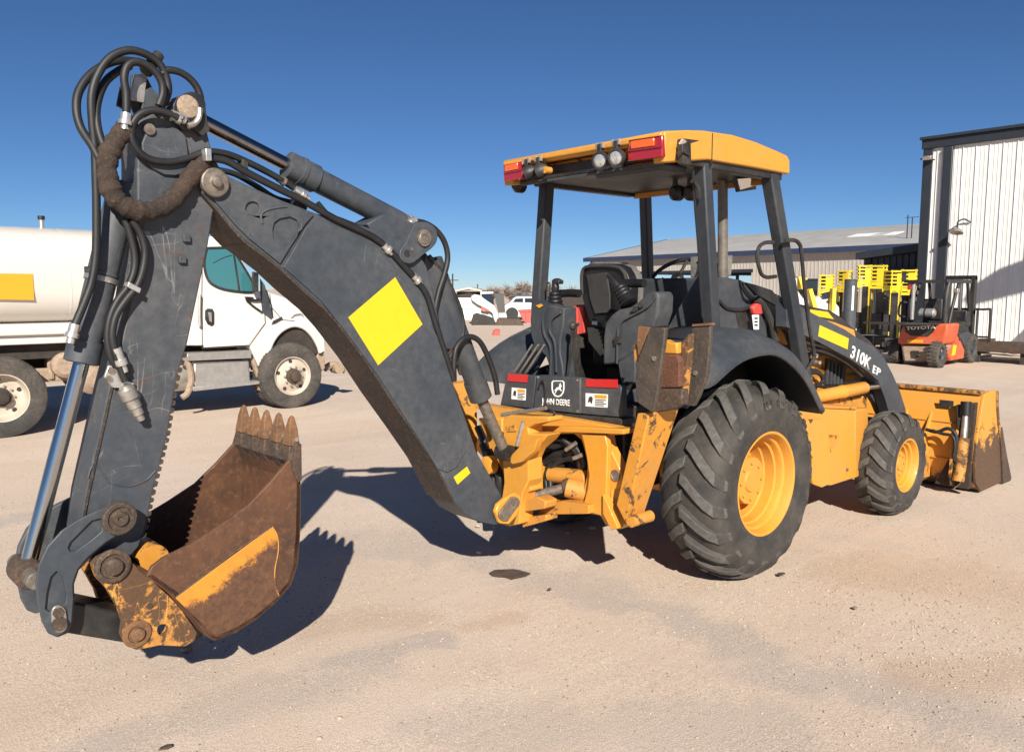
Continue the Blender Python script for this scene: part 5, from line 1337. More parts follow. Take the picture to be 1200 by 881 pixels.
obj('front_frame', slab(bmn(), FYs([(1124, 392), (1136, 388), (1142, 396), (1146, 412), (1136, 416), (1130, 404)], .02), V((0, 1.1, 0))), M['cab_grey'], FL, bevel=.03)
def fk_wheel(px, y, r, w_):
    c = Y(px, y); c.z = r
    n = V((0, -1, 0))
    b = lathe(bmn(), c, n, [(-w_, r*.6), (-w_, r-.04), (-w_+.04, r), (-.04, r), (0, r-.04), (0, r*.62), (-.03, r*.55)], 36, caps=False)
    for i in range(22):
        a = 2*PI*i/22
        rd = V((math.cos(a), 0, math.sin(a))); td = V((-math.sin(a), 0, math.cos(a)))
        box(b, c+rd*(r-.005)-td*.025-n*(w_*.45), td*.05, n*(w_*.45), rd*.015)
        box(b, c+rd*(r-.005)-td*.025-n*w_+td*.05, td*.05, n*(w_*.45), rd*.015)
    ty = obj('forklift_tyre', b, M['rubber_dust'], FL, smooth_ang=35)
    obj('forklift_rim', lathe(bmn(), c, n, [(-.03, r*.56), (-.06, r*.5), (-.06, r*.25), (-.01, r*.22), (-.01, 0)], 24, caps=False), M['cab_grey'], ty)
fk_wheel((1104, 418), FY, .30, .22); fk_wheel((1141, 410), FY-.02, .36, .28)
fk_wheel((1057, 421), FY+1.08, .30, .22)
# overhead guard
gy = FY+.1
def gp(ps, y, r=.035): return obj('guard_post', tube(bmn(), Ys(ps, y), r, 8, 4), M['black'], FL)
GY0, GY1 = FY+.12, FY+1.02
pr_ = [Y((1112, 379), GY0), Y((1118, 352), GY0), Y((1124, 331), GY0)]
fr_ = [Y((1136, 380), GY0), Y((1135, 350), GY0), Y((1134, 331), GY0)]
for P_ in (pr_, fr_):
    for y in (GY0, GY1):
        obj('guard_post', tube(bmn(), [V((q.x, y, q.z)) for q in P_], .04, 8, 4), M['black'], FL, smooth_ang=60)
zg = pr_[-1].z
rx0, rx1 = Y((1110, 331), GY0).x-.1, fr_[-1].x+.15
gr = obj('overhead_guard', bx(bmn(), rx0, rx1, GY0-.05, GY0+.03, zg-.02, zg+.07), M['black'], FL, bevel=.01)
bx_ = [(rx0, rx1, GY1-.03, GY1+.05)]+[(rx0+(rx1-rx0)*k/6-.02, rx0+(rx1-rx0)*k/6+.02, GY0, GY1) for k in range(7)]
for a, b2, c, d in bx_: obj('guard_bar', bx(bmn(), a, b2, c, d, zg-.01, zg+.06), M['black'], gr)
# rear guard post pair seen from behind, seat, gas bottle, mast
for y, ps in ((FY+1.04, [(1066, 380), (1066.5, 362), (1069, 345), (1072, 331)]), (FY+.10, [(1107, 380), (1107.5, 362), (1109, 345), (1112, 331)])):
    obj('guard_post', tube(bmn(), Ys(ps, y), .062, 8, 4), M['black'], FL, smooth_ang=60)
obj('gas_bottle', lathe(bmn(), X((1079, 366.5), 15.7), V((0, -1, 0)), [(-.04, .06), (0, .11), (.3, .11), (.34, .06)], 20), M['alu'], FL)
obj('bottle_strap', lathe(bmn(), X((1084, 366.5), 15.7), V((0, -1, 0)), [(0, .116), (.04, .116)], 20), M['black'], FL)
fs = obj('forklift_seat', bx(bmn(), 16.1, 16.6, 3.95, 4.45, 1.0, 1.15), M['black'], FL, bevel=.04)
obj('seat_back', bx(bmn(), 16.05, 16.17, 3.97, 4.43, 1.1, 1.6), M['black'], fs, bevel=.04)
obj('dashboard', bx(bmn(), 17.0, 17.3, 3.75, 4.65, .9, 1.3), M['black'], FL, bevel=.03)
for y in (3.85, 4.45):
    obj('mast_rail', bx(bmn(), 17.7, 17.88, y, y+.1, .1, 2.15), M['black'], FL)
obj('mast_cylinder', cyl(bmn(), V((17.8, 4.2, .2)), V((17.8, 4.2, 2.1)), .05, n=12), M['chrome'], FL)
for z in (.5, 1.2, 2.08): obj('mast_crossbar', bx(bmn(), 17.72, 17.86, 3.85, 4.55, z, z+.1), M['black'], FL)
obj('load_rack', tube(bmn(), [V((18.0, 3.55, .3)), V((18.0, 3.55, 1.25)), V((18.0, 3.7, 1.32)), V((18.0, 4.7, 1.32))], .03, 6, 3), M['black'], FL)
obj('load_rack', tube(bmn(), [V((18.0, 3.85, .3)), V((18.0, 3.85, 1.3))], .02, 6, 0), M['black'], FL)
obj('load_rack', tube(bmn(), [V((18.0, 3.55, .62)), V((18.0, 4.7, .62))], .025, 6, 0), M['black'], FL)
for y in (3.8, 4.5): obj('fork', bx(bmn(), 18.0, 19.1, y, y+.12, .05, .1), M['black'], FL)
obj('side_lamp', bx(bmn(), 15.95, 16.1, 3.62, 3.72, 1.75, 1.85), M['steel'], FL, bevel=.01)
obj('rear_lamp', bx(bmn(), 15.9, 16.0, 4.68, 4.76, 1.82, 2.0), M['lens_red'], FL, bevel=.01)
obj('exhaust_stack', cyl(bmn(), V((15.65, 4.5, 1.1)), V((15.65, 4.5, 1.95)), .04, n=10), M['alu'], FL)
obj('side_mirror', tube(bmn(), [V((16.0, 4.78, 1.5)), V((15.95, 4.92, 1.5)), V((15.95, 4.95, 1.2)), V((16.0, 4.8, 1.15))], .025, 6, 3), M['black'], FL)

# ================================================================== BUILDINGS
M['wall_white'] = plain('white_steel_panel', (.7, .69, .67), .5, .0, .05, 2.5, .02)
M['trim_dark'] = plain('dark_steel_trim', (.022, .027, .036), .5, .1, .15, 3, .02)
M['wall_dark'] = plain('charcoal_steel_panel', (.03, .038, .052), .55, .1, .12, 2, .02)
M['wall_tan'] = plain('tan_steel_siding', (.42, .385, .345), .6, 0, .06, 1.5, .02)
M['roof_grey'] = plain('grey_steel_roof', (.36, .35, .34), .8, .0, .1, .6, .02, spec=.2)
M['blue_trim'] = plain('navy_trim', (.025, .04, .085), .5, 0, .1, 2, 0)
WX = 23.05
A0 = X((1084.5, 165), WX)
WH = A0.z
y_l = A0.y
BW = thing('white_metal_building', 'tall white ribbed metal building with dark trim behind the forklift', 'building', (WX+4, y_l-8, 0))
obj('building_shell', bx(bmn(), WX+.06, WX+12, y_l-22, y_l-.06, 0, WH-.12), M['wall_dark'], BW)
sp_ = (y_l-.02-X((1127.3, 200), WX).y)/3
pm = bmn()
prf = [(0, 0), (.015, -.03), (.045, -.03), (.06, 0), (.36, 0), (.375, -.012), (.395, -.012), (.41, 0), (.66, 0), (.675, -.012), (.695, -.012), (.71, 0), (1.0, 0)]
prf = [(u*sp_ if True else u, d) for u, d in prf]
for (u0, d0), (u1, d1) in zip(prf, prf[1:]):
    face(pm, [pm.verts.new(q) for q in (V((d0, -u0, 0)), V((d1, -u1, 0)), V((d1, -u1, WH-.30)), V((d0, -u0, WH-.30)))])
bmesh.ops.remove_doubles(pm, verts=pm.verts, dist=1e-4); bmesh.ops.recalc_face_normals(pm, faces=pm.faces)
pme = bpy.data.meshes.new('wall_panel'); pm.to_mesh(pme); pm.free(); pme.materials.append(M['wall_white'])
yy = y_l-.02
k = 0
while yy > y_l-21:
    if yy < y_l-.02 or True:
        if yy <= y_l+.05:
            o = bpy.data.objects.new('wall_panel', pme); COL.objects.link(o); o.parent = BW
            o.location = V((WX, yy, .02))-V(BW.location)
    yy -= sp_
obj('corner_trim', bx(bmn(), WX-.07, WX+.1, X((1093, 200), WX).y, y_l+.02, 0, WH-.3), M['trim_dark'], BW, bevel=.01)
obj('downspout', bx(bmn(), WX-.16, WX-.05, X((1118, 200), WX).y+.02, X((1108, 200), WX).y+.04, .1, WH-.3), M['trim_dark'], BW, bevel=.02)
obj('eave_trim', bx(bmn(), WX-.12, WX+.2, y_l-22, y_l+.06, WH-.28, WH), M['trim_dark'], BW, bevel=.01)
obj('roof_edge', bx(bmn(), WX-.2, WX+12, y_l-22, y_l+.1, WH+.003, WH+.09), M['trim_dark'], BW)
c = X((1127, 265), WX-.06)
gl_ = obj('wall_lamp', lathe(bmn(), c+V((-.35, 0, -.08)), V((-.3, 0, -1)), [(0, .05), (.05, .12), (.16, .2)], 16, caps=False), M['steel'], BW)
obj('lamp_arm', tube(bmn(), [c+V((.02, -.25, .1)), c+V((-.1, -.1, .2)), c+V((-.3, 0, .12)), c+V((-.36, 0, -.06))], .025, 8), M['trim_dark'], gl_)
c = X((1091, 187), WX-.08)
fl_ = obj('flood_lamp', box(bmn(), c+V((-.25, -.1, -.05)), V((.22, .02, .06)), V((0, .28, 0)), V((-.03, 0, .12))), M['steel'], BW, bevel=.02)
obj('lamp_arm', tube(bmn(), [c+V((.02, -.1, -.02)), c+V((-.12, -.05, -.03)), c+V((-.2, .25, .02))], .025, 6), M['trim_dark'], fl_)

# dark lean-to on the left of the white building
DX = 24.2
pL, pR = X((1016, 297), DX), X((1084, 286.5), DX)
BD2 = thing('charcoal_lean_to', 'low charcoal metal lean-to with sloping black roof edge left of the white building', 'shed', (DX+2, pL.y-2, 0))
obj('shed_wall', slab(bmn(), [V((DX, pL.y, 0)), V((DX, pR.y-.6, 0)), V((DX, pR.y-.6, pR.z)), V((DX, pL.y, pL.z))], V((4, 0, 0))), M['wall_dark'], BD2)
n_ = 12
wd = (pL.y-pR.y+.6)/n_
for i in range(n_):
    y0 = pL.y-wd*i
    zt0 = pL.z+(pR.z-pL.z)*(i*wd)/(pL.y-pR.y)-.22
    b = bmn()
    slab(b, [V((DX-.012, y0-.02, 0)), V((DX-.012, y0-wd+.02, 0)), V((DX-.012, y0-wd+.02, zt0)), V((DX-.012, y0-.02, zt0))], V((-.028, 0, 0)))
    obj('wall_panel', b, M['wall_dark'], BD2, bevel=.008)
sl2 = (pR-pL)
obj('roof_edge', slab(bmn(), [pL+V((-.35, .25, .02)), pR+V((-.35, -.6, .10)), pR+V((-.35, -.6, -.16)), pL+V((-.35, .25, -.22))], V((4.5, 0, 0))), M['trim_dark'], BD2, bevel=.01)
obj('corner_post', bx(bmn(), DX-.08, DX+.1, pL.y-.18, pL.y+.06, 0, pL.z-.2), M['trim_dark'], BD2)
obj('door_track', bx(bmn(), DX-.1, DX-.05, pR.y-.5, pL.y-.4, X((1040, 318), DX).z, X((1040, 318), DX).z+.12), M['trim_dark'], BD2)

# far open-sided shed
P1 = CC+ray((692, 302.5))*85; P2 = CC+ray((1081, 285.5))*57.7
ze = (P1.z+P2.z)/2; P1.z = ze; P2.z = ze
ud = (P2-P1).normalized(); LEN = (P2-P1).length
wd_ = V((-ud.y, ud.x, 0))
if wd_.dot(FW) < 0: wd_ = -wd_
def S(u, v, z): return V((P1.x, P1.y, 0))+ud*u+wd_*v+EZ*z
HS, HR = 12.8, ze+2.45
SHD = thing('long_tan_shed', 'long tan metal shed with grey gable roof and open bays in the far background', 'building', tuple(S(LEN/2, HS, 0)))
LX = LEN+20
obj('roof', slab(bmn(), [S(-.5, -.4, ze-.02), S(-.5, HS, HR), S(-.5, 2*HS+.4, ze-.02), S(-.5, 2*HS+.4, ze-.17), S(-.5, HS, HR-.15), S(-.5, -.4, ze-.17)], ud*(LX+1)), M['roof_grey'], SHD)
obj('eave_gutter', box(bmn(), S(-.5, -.62, ze-.4), ud*(LX+1), wd_*.22, EZ*.42), M['blue_trim'], SHD)
obj('rake_trim', slab(bmn(), [S(-.56, -.5, ze+.0), S(-.56, HS, HR+.05), S(-.56, HS, HR-.3), S(-.56, -.5, ze-.35)], ud*.06), M['blue_trim'], SHD)
def siding(u0, u1, z0, z1, nm='siding'):
    b = bmn()
    n = max(1, int((u1-u0)/.32))
    du = (u1-u0)/n
    for i in range(n):
        a = u0+du*i
        box(b, S(a, -.02, z0), ud*du*.999, wd_*.06, EZ*(z1-z0))
        box(b, S(a+.02, -.05, z0), ud*.07, wd_*.03, EZ*(z1-z0))
    return tag(obj(nm, b, M['wall_tan'], SHD, smooth_ang=0), kind='stuff')
zs = ze-1.55
um = LEN*.588
siding(0, um, zs, ze-.3, 'siding_header')
siding(um, LEN*.688, 0, ze-.3, 'siding')
siding(LEN*.688, LEN*.766, 0, .9, 'siding'); siding(LEN*.688, LEN*.766, 2.6, ze-.3, 'siding_header')
siding(LEN*.766, LX, 0, ze-.3, 'siding')
obj('window_frame', box(bmn(), S(LEN*.688, -.06, 2.55), ud*LEN*.078, wd_*.1, EZ*.12), M['trim_dark'], SHD)
obj('window_pane', box(bmn(), S(LEN*.688, .0, .9), ud*LEN*.078, wd_*.04, EZ*1.66), M['dark_glass'], SHD)
obj('gable_siding', slab(bmn(), [S(0, 0, zs), S(0, 2*HS, zs), S(0, 2*HS, ze-.2), S(0, HS, HR-.2), S(0, 0, ze-.2)], ud*.06), M['wall_tan'], SHD)
obj('dark_header', box(bmn(), S(0, -.05, zs-.3), ud*um, wd_*.3, EZ*.3), M['trim_dark'], SHD)
for i in range(8):
    u = um*i/7
    obj('shed_column', box(bmn(), S(u-.15 if i else 0, -.04, 0), ud*.3, wd_*.3, EZ*(ze-.3)), M['blue_trim'] if i % 3 == 0 else M['wall_tan'], SHD)
    obj('shed_column', box(bmn(), S(u-.15 if i else 0, 2*HS-.3, 0), ud*.3, wd_*.3, EZ*(ze-.3)), M['trim_dark'], SHD)
    obj('roof_truss', box(bmn(), S(u, 0, zs-.1), ud*.2, wd_*2*HS, EZ*.5), M['trim_dark'], SHD)
obj('rear_siding', box(bmn(), S(um*.62, 2*HS, 0), ud*(LX-um*.62), wd_*.1, EZ*(ze-.2)), M['wall_tan'], SHD)
obj('stored_beams', box(bmn(), S(um*.45, 4, 0), ud*6, wd_*2, EZ*1.9), M['rust_dark'], SHD)
rp_ = S(LEN*.766, HS*.5, (ze+HR)/2+.02)
nz = (EZ*HS+(-wd_)*(HR-ze)).normalized()
for u, l in ((.74, 3.2), (.80, 2.0)):
    obj('skylight', box(bmn(), S(LEN*u, HS*.45, ze+(HR-ze)*.45+.03), ud*l, wd_*1.6+EZ*1.6*(HR-ze)/HS, nz*.05), M['white'], SHD)
aa = S(LEN*.925, 3, ze+.5)
for i, d in enumerate((0, .35)):
    an = obj('antenna_pole', cyl(bmn(), aa+ud*d, aa+ud*d+EZ*(1.9-.2*i), .04, n=6), M['trim_dark'], SHD)
    obj('antenna_arm', cyl(bmn(), aa+ud*d+EZ*1.7-ud*.2, aa+ud*d+EZ*1.7+ud*.5, .02, n=5), M['trim_dark'], an)

# ================================================================== PERSONNEL LIFTS
M['lift_yellow'] = plain('lift_yellow', (.76, .54, .02), .45, 0, .06, 6, .02)
FH = V((FW.x, FW.y, 0)).normalized()
def Dp(p, d): return CC+ray(p)*d
def gpos(px, d):
    q = Dp((px, 400), d); return V((q.x, q.y, 0))
def lift(px, d, ztop, yaw, label, wide=.38, stripe=True):
    o = gpos(px, d)
    r_ = thing('mast_lift', label, 'personnel lift', tuple(o), 'yellow mast lifts lined up by the charcoal lean-to')
    a = math.radians(yaw)
    e1 = V((math.cos(a), math.sin(a), 0)); e2 = V((-math.sin(a), math.cos(a), 0))
    def bb(x0, x1, y0, y1, z0, z1): return box(bmn(), o+e1*x0+e2*y0+EZ*z0, e1*(x1-x0), e2*(y1-y0), EZ*(z1-z0))
    obj('base', bb(-.38, .38, -.45, .45, .12, .36), M['black'], r_, bevel=.03)
    for x in (-.3, .3):
        for y in (-.42, .42):
            q = o+e1*x+e2*y+EZ*.12
            obj('castor', cyl(bmn(), q-e1*.04, q+e1*.04, .12, n=14), M['rubber'], r_)
    zm = ztop-.66
    obj('mast', bb(-.2, .2, .2, .42, .42, zm), M['black'], r_, bevel=.02)
    obj('mast_rail', bb(.17, .2, .19, .23, .42, zm+.1), M['lift_yellow'], r_)
    obj('mast_rail', bb(-.2, -.17, .19, .23, .42, zm+.1), M['lift_yellow'], r_)
    obj('control_box', bb(-.15, .15, .43, .6, .6, 1.1), M['black'], r_, bevel=.02)
    pf_ = obj('platform', bb(-wide, wide, -.2, .2, zm-.08, zm), M['lift_yellow'], r_, bevel=.01)
    for x in (-wide, wide-.05):
        for y in (-.2, .15):
            obj('rail_post', bb(x, x+.03, y, y+.03, zm, ztop), M['lift_yellow'], pf_)
    for z in [zm+.03+(ztop-zm-.09)*k/5 for k in range(6)]:
        hgt = .10 if z == zm+.03 else .045
        obj('guard_rail', bb(-wide, wide, -.21, -.16, z, z+hgt), M['lift_yellow'], pf_)
        obj('guard_rail', bb(-wide, wide, .16, .21, z, z+hgt), M['lift_yellow'], pf_)
        obj('guard_rail', bb(-wide-.01, -wide+.04, -.16, .16, z, z+hgt), M['lift_yellow'], pf_)
        obj('guard_rail', bb(wide-.04, wide+.01, -.16, .16, z, z+hgt), M['lift_yellow'], pf_)
    for x in (-.09, 0, .09): obj('mast_stage', bb(x-.012, x+.012, .17, .19, .42, zm), M['steel' if x else 'lift_yellow'], r_)
    obj('toolbox', bb(-wide*.5, wide*.4, -.15, .0, zm, zm+.25), M['black'], pf_, bevel=.01)
    obj('side_panel', bb(-wide-.012, -wide, -.2, .0, zm, ztop-.1), M['lift_yellow'], pf_)
    obj('platform_controls', bb(-.12, .12, .05, .16, ztop-.35, ztop-.05), M['black'], pf_)
    return r_
zt2 = lambda y, d: 1.838+(338.6-y)*d/CF
lift(966, 26.0, zt2(322, 26), 20, 'yellow mast lift with wide basket, second from the left of the lifts', .22)
lift(987, 27.0, zt2(317, 27), -10, 'yellow mast lift with narrow basket behind the grey pipe post', .12)
lift(1009, 26.5, zt2(311, 26.5), 35, 'tall yellow mast lift standing just right of the grey pipe post', .15)
lift(1026, 25.0, zt2(311, 25), 5, 'tallest black-masted yellow lift in front of the left edge of the lean-to', .16)
lift(1043, 24.6, zt2(317, 24.6), 60, 'yellow mast lift with square open basket before the lean-to wall', .17)
lift(1061, 23.0, zt2(316, 23.0), 15, 'rightmost yellow mast lift, just left of the forklift', .1)
# white telehandler-like lift with yellow basket
wl = thing('white_boom_lift', 'white rounded boom lift carrying a yellow basket, left end of the lift row', 'boom lift', tuple(gpos(948, 24)))
def WD(ps, d): return [Dp(p, d) for p in ps]
obj('body', slab(bmn(), WD([(928, 326), (935, 325), (935, 340), (942, 350), (948, 356), (948, 405), (926, 405)], 24), FH*1.2), M['truck_white'], wl, bevel=.06)
obj('engine_cover', slab(bmn(), WD([(950, 355), (960, 346), (976, 349), (985, 360), (987, 405), (950, 405)], 24.5), FH*1.2), M['truck_white'], wl, bevel=.12)
obj('dark_vent', slab(bmn(), WD([(968, 353), (972, 350), (975, 352), (971, 356)], 24.48), -FH*.02), M['black'], wl)
obj('window_pane', slab(bmn(), WD([(962, 344), (974, 341), (978, 348), (964, 350)], 24.45), -FH*.02), M['dark_glass'], wl)
bk_ = obj('basket', slab(bmn(), WD([(936, 325), (939, 325), (943, 338), (940, 339)], 24), FH*.6), M['lift_yellow'], wl)
obj('basket_rail', slab(bmn(), WD([(936, 324), (946, 326), (946, 328), (936, 326.5)], 24), FH*.6), M['lift_yellow'], bk_)
obj('boom_arm', slab(bmn(), WD([(948, 340), (952, 338), (962, 372), (957, 374)], 24.2), FH*.25), M['lift_yellow'], wl, bevel=.01)
obj('boom_arm', slab(bmn(), WD([(976, 338), (980, 338), (979, 365), (975, 365)], 24.2), FH*.25), M['lift_yellow'], wl, bevel=.01)
for px in (932, 978):
    q = Dp((px, 405), 23.95); q.z = .38
    obj('wheel', cyl(bmn(), q-FH*.1, q+FH*.2, .38, n=24), M['rubber'], wl)
pp = gpos(994, 16.5)
pst = thing('pipe_post', 'thick grey steel pipe post standing behind the loader hood', 'post', tuple(pp))
obj('post_tube', cyl(bmn(), pp, pp+EZ*(zt2(329, 16.5)), .125, n=24), M['grey'], pst)
obj('post_cap', lathe(bmn(), pp+EZ*zt2(329, 16.5), EZ, [(0, .13), (.02, .13), (.03, .1)], 24), M['cab_grey'], pst)
obj('post_label', slab(bmn(), [pp-FH*.128+EZ*z+RT*x for x, z in ((-.02, 1.4), (.02, 1.4), (.02, 1.9), (-.02, 1.9))], -FH*.004), M['white'], pst)

# scrap by the wall
scr = thing('scrap_pile', 'low pile of rusty scrap steel against the white wall right of the forklift', 'scrap', tuple(Z((1160, 414))))
o = Z((1160, 414))
random.seed(11)
for i in range(14):
    q = o+V((random.uniform(-.5, .5), random.uniform(-.9, .9), .06+.05*random.random()*i))
    a = random.uniform(1.0, 2.1)
    e1 = V((math.cos(a), math.sin(a), random.uniform(-.08, .12))); e2 = V((-math.sin(a), math.cos(a), 0))
    l = random.uniform(.8, 1.7)
    obj('scrap_beam', box(bmn(), q-e1*l/2, e1*l, e2*random.uniform(.06, .2), EZ*random.uniform(.05, .12)), M['rust_dark' if i % 3 else 'dust'], scr)
tr = thing('flat_trailer', 'low dark flat trailer half out of frame by the right wall', 'trailer', tuple(Z((1190, 425))))
o = Z((1192, 424))
obj('deck', bx(bmn(), o.x-.9, o.x+.9, o.y-2.6, o.y+.75, .34, .46), M['under'], tr, bevel=.02)
obj('side_rail', bx(bmn(), o.x-.95, o.x-.9, o.y-2.6, o.y+.78, .28, .52), M['rust_dark'], tr)
for y in (-1.2, -1.9): obj('trailer_tyre', cyl(bmn(), o+V((-.7, y, .22)), o+V((-.5, y, .22)), .22, n=20), M['rubber'], tr)
for y in (.6, -.4): obj('trailer_leg', bx(bmn(), o.x-.85, o.x-.75, o.y+y, o.y+y+.1, 0, .34), M['under'], tr)

# ================================================================== FAR BACKGROUND
# compact track loader
SD = 40.5
sk = thing('track_loader', 'white compact track loader with its bucket down in the far yard', 'track loader', tuple(gpos(582, SD)))
obj('track', slab(bmn(), WD([(552, 378), (554, 369), (558, 366.5), (565, 369), (576, 372), (581, 376), (580, 381.5), (553, 381.5)], SD), FH*.45), M['rubber'], sk, bevel=.05)
obj('track_frame', slab(bmn(), WD([(556, 376), (559, 371), (566, 373), (574, 376), (573, 379), (557, 379)], SD-.02), FH*.1), M['under'], sk)
obj('body', slab(bmn(), WD([(554, 369), (551, 350), (554, 346), (559, 347), (561, 356), (572, 362), (577, 366), (578, 373), (566, 368.5)], SD+.3), FH*1.3), M['truck_white'], sk, bevel=.06)
la = obj('lift_arm', slab(bmn(), WD([(552, 347), (556, 345), (562, 346), (570, 352), (579, 358), (584, 368), (584, 378), (580, 378), (577, 367), (568, 361), (560, 357), (553, 352)], SD), FH*.2), M['truck_white'], sk, bevel=.04)
obj('red_decal', slab(bmn(), WD([(564, 359), (573, 363), (573, 365), (564, 363)], SD-.01), -FH*.02), M['red'], la)
obj('cab', slab(bmn(), WD([(565, 343), (577, 343.5), (579, 357), (578, 362), (566, 357)], SD+.35), FH*1.1), M['dark_glass'], sk, bevel=.04)
obj('cab_roof', slab(bmn(), WD([(563, 342), (578, 342), (578, 344), (563, 344.5)], SD+.3), FH*1.2), M['truck_white'], sk)
obj('tilt_frame', slab(bmn(), WD([(579, 344), (590, 344), (592, 366), (584, 366)], SD+.7), FH*.5), M['black'], sk)
obj('coupler', slab(bmn(), WD([(585, 367), (593, 367), (594, 372), (585, 372)], SD+.3), FH*.8), M['truck_white'], sk)
obj('bucket', slab(bmn(), WD([(582, 374), (586, 373), (609, 373.5), (614, 381.5), (590, 382.5), (581, 382)], SD-.2), FH*1.0), M['rust_dark'], sk, bevel=.03)
# pickup
PD = 47
pk = thing('pickup_truck', 'white pickup parked behind the track loader in the far yard', 'pickup truck', tuple(gpos(612, PD)))
obj('body', slab(bmn(), WD([(591, 358), (596, 355.5), (603, 354), (640, 355), (640, 370), (591, 371)], PD), FH*1.9), M['truck_white'], pk, bevel=.08)
obj('cab', slab(bmn(), WD([(596, 356), (602, 349), (606, 347.5), (625, 347.5), (630, 356)], PD+.1), FH*1.6), M['truck_white'], pk, bevel=.08)
obj('side_window', slab(bmn(), WD([(600, 355), (604, 350), (613, 349.5), (613, 355)], PD+.08), -FH*.02), M['dark_glass'], pk)
obj('side_window', slab(bmn(), WD([(615, 349.5), (624, 349.5), (626, 355), (615, 355)], PD+.08), -FH*.02), M['dark_glass'], pk)
for px in (600, 634):
    q = Dp((px, 372), PD-.05); q.z = .38
    obj('wheel', cyl(bmn(), q, q+FH*.25, .38, n=20), M['rubber'], pk)
obj('canopy_rack', slab(bmn(), WD([(600, 342), (650, 342), (650, 344), (600, 344)], PD+.2), FH*1.5), M['black'], pk)
# red skip and red block
rs = thing('red_skip', 'bright red steel skip right of the track loader', 'skip', tuple(gpos(640, 43)))
sk_ = obj('skip_body', slab(bmn(), WD([(608, 365), (690, 361), (690, 379), (619, 381), (613, 376)], 43), FH*1.6), M['red'], rs, bevel=.03)
for i in range(7):
    x = 616+i*10
    obj('skip_rib', slab(bmn(), WD([(x, 365.5-.4*i), (x+2, 365.4-.4*i), (x+2.6, 379), (x+.8, 379)], 42.95), -FH*.08), M['red'], rs)
obj('skip_rim', slab(bmn(), WD([(607, 364), (690, 360), (690, 361.8), (608, 365.8)], 42.94), FH*1.7), M['red'], rs)
q = Z((582, 393))
rb = thing('red_barrier_block', 'small faded red plastic barrier block lying on the bare yard', 'barrier', tuple(q))
obj('block', slab(bmn(), WD([(576, 394), (577.5, 388.5), (580, 386), (586, 386.5), (585.5, 392.5), (583, 393.8)], (q-CC).dot(FW)), FH*.5), M['red'], rb, bevel=.05)
obj('block_end', slab(bmn(), WD([(583, 388), (585.5, 388), (585, 392.5), (583, 393)], (q-CC).dot(FW)-.01), -FH*.02), M['red'], rb)
# carport and white fence panels
cp = thing('carport', 'low grey carport with a dark open front beyond the track loader', 'carport', tuple(gpos(550, 58)))
obj('carport_roof', slab(bmn(), WD([(533, 340), (550, 336.5), (565, 340), (565, 342), (550, 338.8), (533, 342)], 58), FH*7), M['wall_tan'], cp)
obj('carport_back', slab(bmn(), WD([(535, 342), (563, 342), (563, 366), (535, 366)], 64), FH*.2), M['under'], cp)
obj('carport_inner_shade', slab(bmn(), WD([(536, 342), (563, 342), (563, 348.5), (536, 348.5)], 58.5), FH*5), M['under'], cp)  # dark block filling the opening, in place of the shade inside
for x in (533.5, 563): obj('carport_post', slab(bmn(), WD([(x, 341), (x+1.4, 341), (x+1.4, 368), (x, 368)], 58), FH*.2), M['wall_tan'], cp)
wf = thing('white_panel_fence', 'white sheet metal fence panels left of the track loader', 'fence', tuple(gpos(546, 48)))
for i in range(9):
    x = 530+i*3.1
    obj('fence_panel', slab(bmn(), WD([(x, 349), (x+2.9, 349), (x+2.9, 377.5), (x, 377.5)], 48), FH*.05), M['wall_white'], wf)
for x in (536, 548): obj('fence_rail', slab(bmn(), WD([(x-6, 360), (x+6, 360), (x+6, 361), (x-6, 361)], 47.9), FH*.1), M['steel'], wf)
for px, top, d, nm in ((531, 321, 70, 'taller thin utility pole left of the carport'), (560, 333, 95, 'short distant utility pole above the carport')):
    o = gpos(px, d); up_z = zt2(top, d)
    po = thing('utility_pole', nm, 'utility pole', tuple(o), 'distant utility poles')
    obj('pole', cyl(bmn(), o, o+EZ*up_z, .09, .06, n=8), M['under'], po)
    obj('crossarm', box(bmn(), o+EZ*(up_z-.6)-RT*.5, RT*1.0, FH*.08, EZ*.07), M['under'], po)

